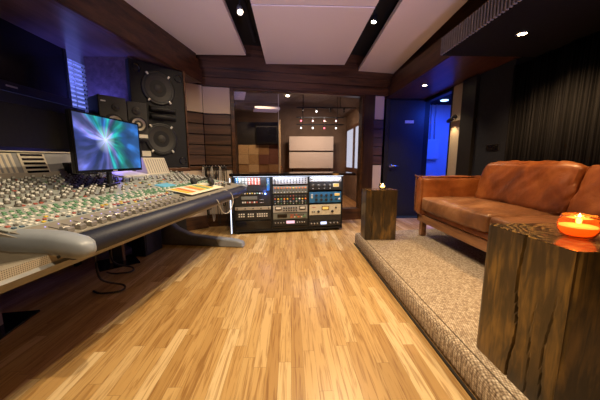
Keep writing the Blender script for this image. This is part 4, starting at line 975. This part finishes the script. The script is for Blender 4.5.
# local: x=0 front (towards console) .. 0.84 ; y -1.20 .. 1.22 ; z 0..
YA,YB=-1.28,1.22
for y in (YA+0.09,1.12):
    for x in (0.06,0.76): MB().prism([(x-0.03,y-0.03),(x+0.03,y-0.03),(x+0.03,y+0.03),(x-0.03,y+0.03)],0.0,0.20,'Z',0.004).build('leg',M['sofawood'],sf)
MB().box((0.02,YA+0.02,0.17),(0.06,YB-0.02,0.26),0.008).box((0.78,YA+0.02,0.17),(0.82,YB-0.02,0.26),0.008).box((0.02,YA+0.02,0.19),(0.82,YA+0.07,0.26),0.006).box((0.02,YB-0.07,0.19),(0.82,YB-0.02,0.26),0.006).box((0.05,YA+0.05,0.235),(0.80,YB-0.05,0.262)).build('frame',M['sofawood'],sf)
cushion('base_panel',0.03,0.80,YA+0.10,YB-0.10,0.262,0.325,'leather',0.02,0.0,wr=0.002)
cushion('armrest',-0.01,0.84,YB-0.17,YB,0.25,0.705,'leather',0.045,0.012,wr=0.006,seed=4)
cushion('armrest',-0.01,0.84,YA,YA+0.17,0.25,0.705,'leather',0.045,0.012,wr=0.006,seed=9)
MB().tube([(-0.012,YB-0.018,0.29),(-0.016,YB-0.018,0.68),(0.02,YB-0.018,0.702),(0.60,YB-0.018,0.706)],0.008).build('piping',M['sofawood'],sf)
MB().tube([(-0.012,YB-0.155,0.29),(-0.016,YB-0.155,0.68),(0.02,YB-0.155,0.702),(0.60,YB-0.155,0.706)],0.005).build('piping',M['leather'],sf)
cushion('seat_cushion',-0.015,0.68,0.018,YB-0.175,0.325,0.480,'seatleather',0.028,0.024,wr=0.007,seed=2)
cushion('seat_cushion',-0.015,0.68,YA+0.175,-0.006,0.325,0.480,'seatleather',0.028,0.024,wr=0.007,seed=7)
cushion('back_frame',0.70,0.83,YA+0.17,YB-0.17,0.26,0.72,'leather',0.03,0.0)
tl=Matrix.Rotation(R(14),4,'Y')
cushion('back_cushion',0.55,0.77,-0.05,YB-0.29,0.44,0.865,'leather',0.055,0.03,tl,wr=0.014,seed=5,n=34)
cushion('back_cushion',0.55,0.77,YA+0.19,-0.065,0.44,0.865,'leather',0.055,0.03,tl,wr=0.014,seed=15,n=34)

# ------------------------------------------------------------ live room beyond the glass
struct(MB().prism([(-1.6,4.28),(-0.9,4.40),(1.46,4.84),(1.9,4.84),(1.9,8.2),(-1.6,8.2)],-0.09,0.004,'Z').build('floor_live_room',M['floor2']))
struct(MB().box((-1.6,8.0,0),(1.9,8.1,2.7)).build('wall_live_back',M['lbrown']))
struct(MB().box((-1.7,4.5,0),(-1.6,8.1,2.7)).build('wall_live_left',M['lbrown']))
struct(MB().box((1.65,5.03,0),(1.75,8.1,2.7)).build('wall_live_right',M['lbrown']))
b=MB(); b.prism([(-1.7,2.7),(-1.7,2.78),(1.9,2.78),(1.9,2.3),(1.5,2.3),(1.2,2.55),(-0.9,2.7)],4.9,8.1,'Y'); struct(b.build('ceiling_live_room',M['lceil']))
for k,(z0,z1) in enumerate(((1.31,1.70),(0.82,1.27))):
    tag(place(MB().box((0,0,0),(1.24,0.06,z1-z0),0.008).build('acoustic_panel',M['cream']),(-0.02,7.6,z0)),'large pale panel beyond the glass, %s of two'%('upper' if k==0 else 'lower'),'acoustic panel')
for x in (0.05,1.13): tag(place(MB().box((0,0,0),(0.03,0.03,1.72)).build('panel_post',M['blackmetal']),(x,7.68,0)),'%s black post holding the pale panels beyond the glass'%('left' if x<1 else 'right'),'post')
# patchwork diffuser
df=thing('wood_diffuser','patchwork wall panel of tan and brown wood blocks beyond the glass','wood panel',(-1.25,6.6,0))
MB().box((-0.02,0.05,0.0),(1.0,0.09,1.95)).build('backing',M['darkwood'],df)
wm=[plain('tan_block_wood',(0.42,0.26,0.12),0.6),plain('mid_block_wood',(0.26,0.14,0.06),0.6),plain('red_block_wood',(0.13,0.045,0.03),0.6),plain('pale_block_wood',(0.55,0.38,0.20),0.6)]
rnd=random.Random(5)
for i in range(4):
    for j in range(6):
        d=rnd.choice((0.0,0.02,0.035,0.05)); MB().box((0.005+0.245*i,0.05-d-0.02,0.005+0.235*j),(0.245+0.245*i,0.055,0.235+0.235*j),0.003).build('wood_block',rnd.choice(wm),df)
MB().box((0.98,-0.02,0),(1.02,0.09,2.0),0.003).build('edge_post',wm[3],df)
dp=thing('display_screen','black screen above the patchwork wood panel beyond the glass','screen',(-0.80,6.50,1.44))
MB().box((0,0,0),(0.50,0.05,0.40),0.004).build('casing',M['black'],dp); MB().box((0.01,-0.003,0.02),(0.49,0,0.38)).build('screen',M['tvscreen'],dp)
for k,(x,y,wd,ln,z) in enumerate(((-1.25,5.2,0.45,0.9,2.35),(-0.75,6.0,0.55,0.45,2.15))):
    tag(place(MB().box((0,0,0),(wd,ln,0.05),0.005).build('ceiling_panel',M['cloud']),(x,y,z),R(12)),'pale ceiling panel beyond the glass, '+('nearest the glass' if k==0 else 'above the black screen'),'ceiling panel')
lamp('SPOT',(-0.3,5.0,1.0),30,(0.35,0.42,1.0),aim=(-0.9,5.9,2.4),spot_size=R(75),spot_blend=0.7,shadow_soft_size=0.1)  # unseen blue spot added to tint these ceiling panels
# bright panes on the right side of the live room
wr_=struct(MB().box((1.60,5.95,0.75),(1.65,7.80,0.85)).box((1.60,5.95,1.85),(1.65,7.80,1.92)).box((1.60,6.75,0.85),(1.65,6.88,1.85)).box((1.60,5.95,0.85),(1.65,6.05,1.85)).box((1.60,7.73,0.85),(1.65,7.80,1.85)).build('window_live_room',M['walnut']))
for y0,y1 in ((6.05,6.75),(6.88,7.73)): MB().box((1.63,y0,0.85),(1.645,y1,1.85)).build('glass_pane',M['paneglow'],wr_)
# lamp bars
for r_,(yy,zz,bz,kinds) in enumerate(((6.0,2.17,2.08,['blackmetal','whitebulb','blackmetal','blackmetal']),(6.35,2.02,1.93,['redbulb','pinkbulb','pinkbulb','pinkbulb']),(6.35,1.86,1.76,['whitebulb','whitebulb','redbulb','whitebulb']))):
    t=thing('lamp_bar',['highest black lamp bar with dark spotlights beyond the glass','middle lamp bar with pink bulbs beyond the glass','lowest lamp bar with white and red bulbs beyond the glass'][r_],'light',(0.2,yy,zz))
    L_=1.25 if r_==0 else 1.05
    MB().box((-0.05,-0.015,-0.012),(L_,0.015,0.012)).build('bar',M['blackmetal'],t)
    for x in (0.1,0.9): MB().cyl((x,0,0.01),(x,0,[0.44,0.6,0.76][r_]+0.0),0.006,6).build('hanger',M['blackmetal'],t)
    for k in range(4):
        x=0.08+0.30*k if r_==0 else 0.06+0.27*k
        MB().cyl((x,0,-0.01),(x,0,-0.05),0.02,10).build('socket',M['blackmetal'],t)
        m=MB(); m.lathe([(0.0005,0.02),(0.014,0.010),(0.019,-0.003),(0.013,-0.018),(0.0005,-0.022)],14,T(x,0,-0.075),cap=False); m.build('bulb',M[kinds[k]],t)
for k,(x,y) in enumerate(((1.25,5.6),(1.35,6.0),(0.85,5.4),(-0.3,5.6),(-0.05,6.9))):
    t=thing('ceiling_downlight','small round downlight in the live room ceiling beyond the glass','ceiling light',(x,y,2.53 if x>0.9 else 2.6),0,'downlights in the live room ceiling')
    MB().lathe([(0.04,0.03),(0.04,0.0),(0.0005,0.0)],16,cap=False).build('bulb',M['bulbdim'],t)

# ------------------------------------------------------------ corridor behind the doorway
struct(MB().box((2.54,3.9,-0.05),(4.3,6.1,0.0)).build('floor_corridor',M['charcoal']))
struct(MB().box((2.45,5.75,0),(4.3,5.85,2.6)).build('wall_corridor_back',M['corr']))
struct(MB().box((2.45,5.03,0),(2.54,5.75,2.6)).build('wall_corridor_left',M['corr']))
struct(MB().box((4.2,3.9,0),(4.3,5.85,2.6)).build('wall_corridor_right',M['corr']))
struct(MB().box((2.54,3.9,0),(4.3,4.0,2.6)).build('wall_corridor_front',M['corr']))
struct(MB().box((2.51,3.9,2.2),(4.3,5.85,2.3)).build('ceiling_corridor',M['blackwall']))
ct=thing('ceiling_downlight','round downlight in the corridor ceiling beyond the blue doorway','ceiling light',(3.0,5.3,2.19))
MB().lathe([(0.07,0.01),(0.07,-0.004),(0.055,-0.008),(0.0005,-0.008)],20,cap=False).build('diffuser',emit('blue_white_lamp_glow',(0.3,0.5,1.0),4),ct)
eb=thing('electrical_box','grey electrical box with conduits on the blue-lit corridor wall','electrical box',(3.02,5.68,1.06))
MB().box((-0.15,0,0),(0.15,0.07,0.42),0.006).build('box_body',M['corr'],eb)
MB().box((-0.14,-0.008,0.01),(0.14,0,0.41),0.004).build('box_door',M['corr'],eb)
for x in (-0.08,-0.03,0.06): MB().cyl((x,0.035,0.42),(x,0.035,1.37),0.012,8).build('conduit',M['corr'],eb)
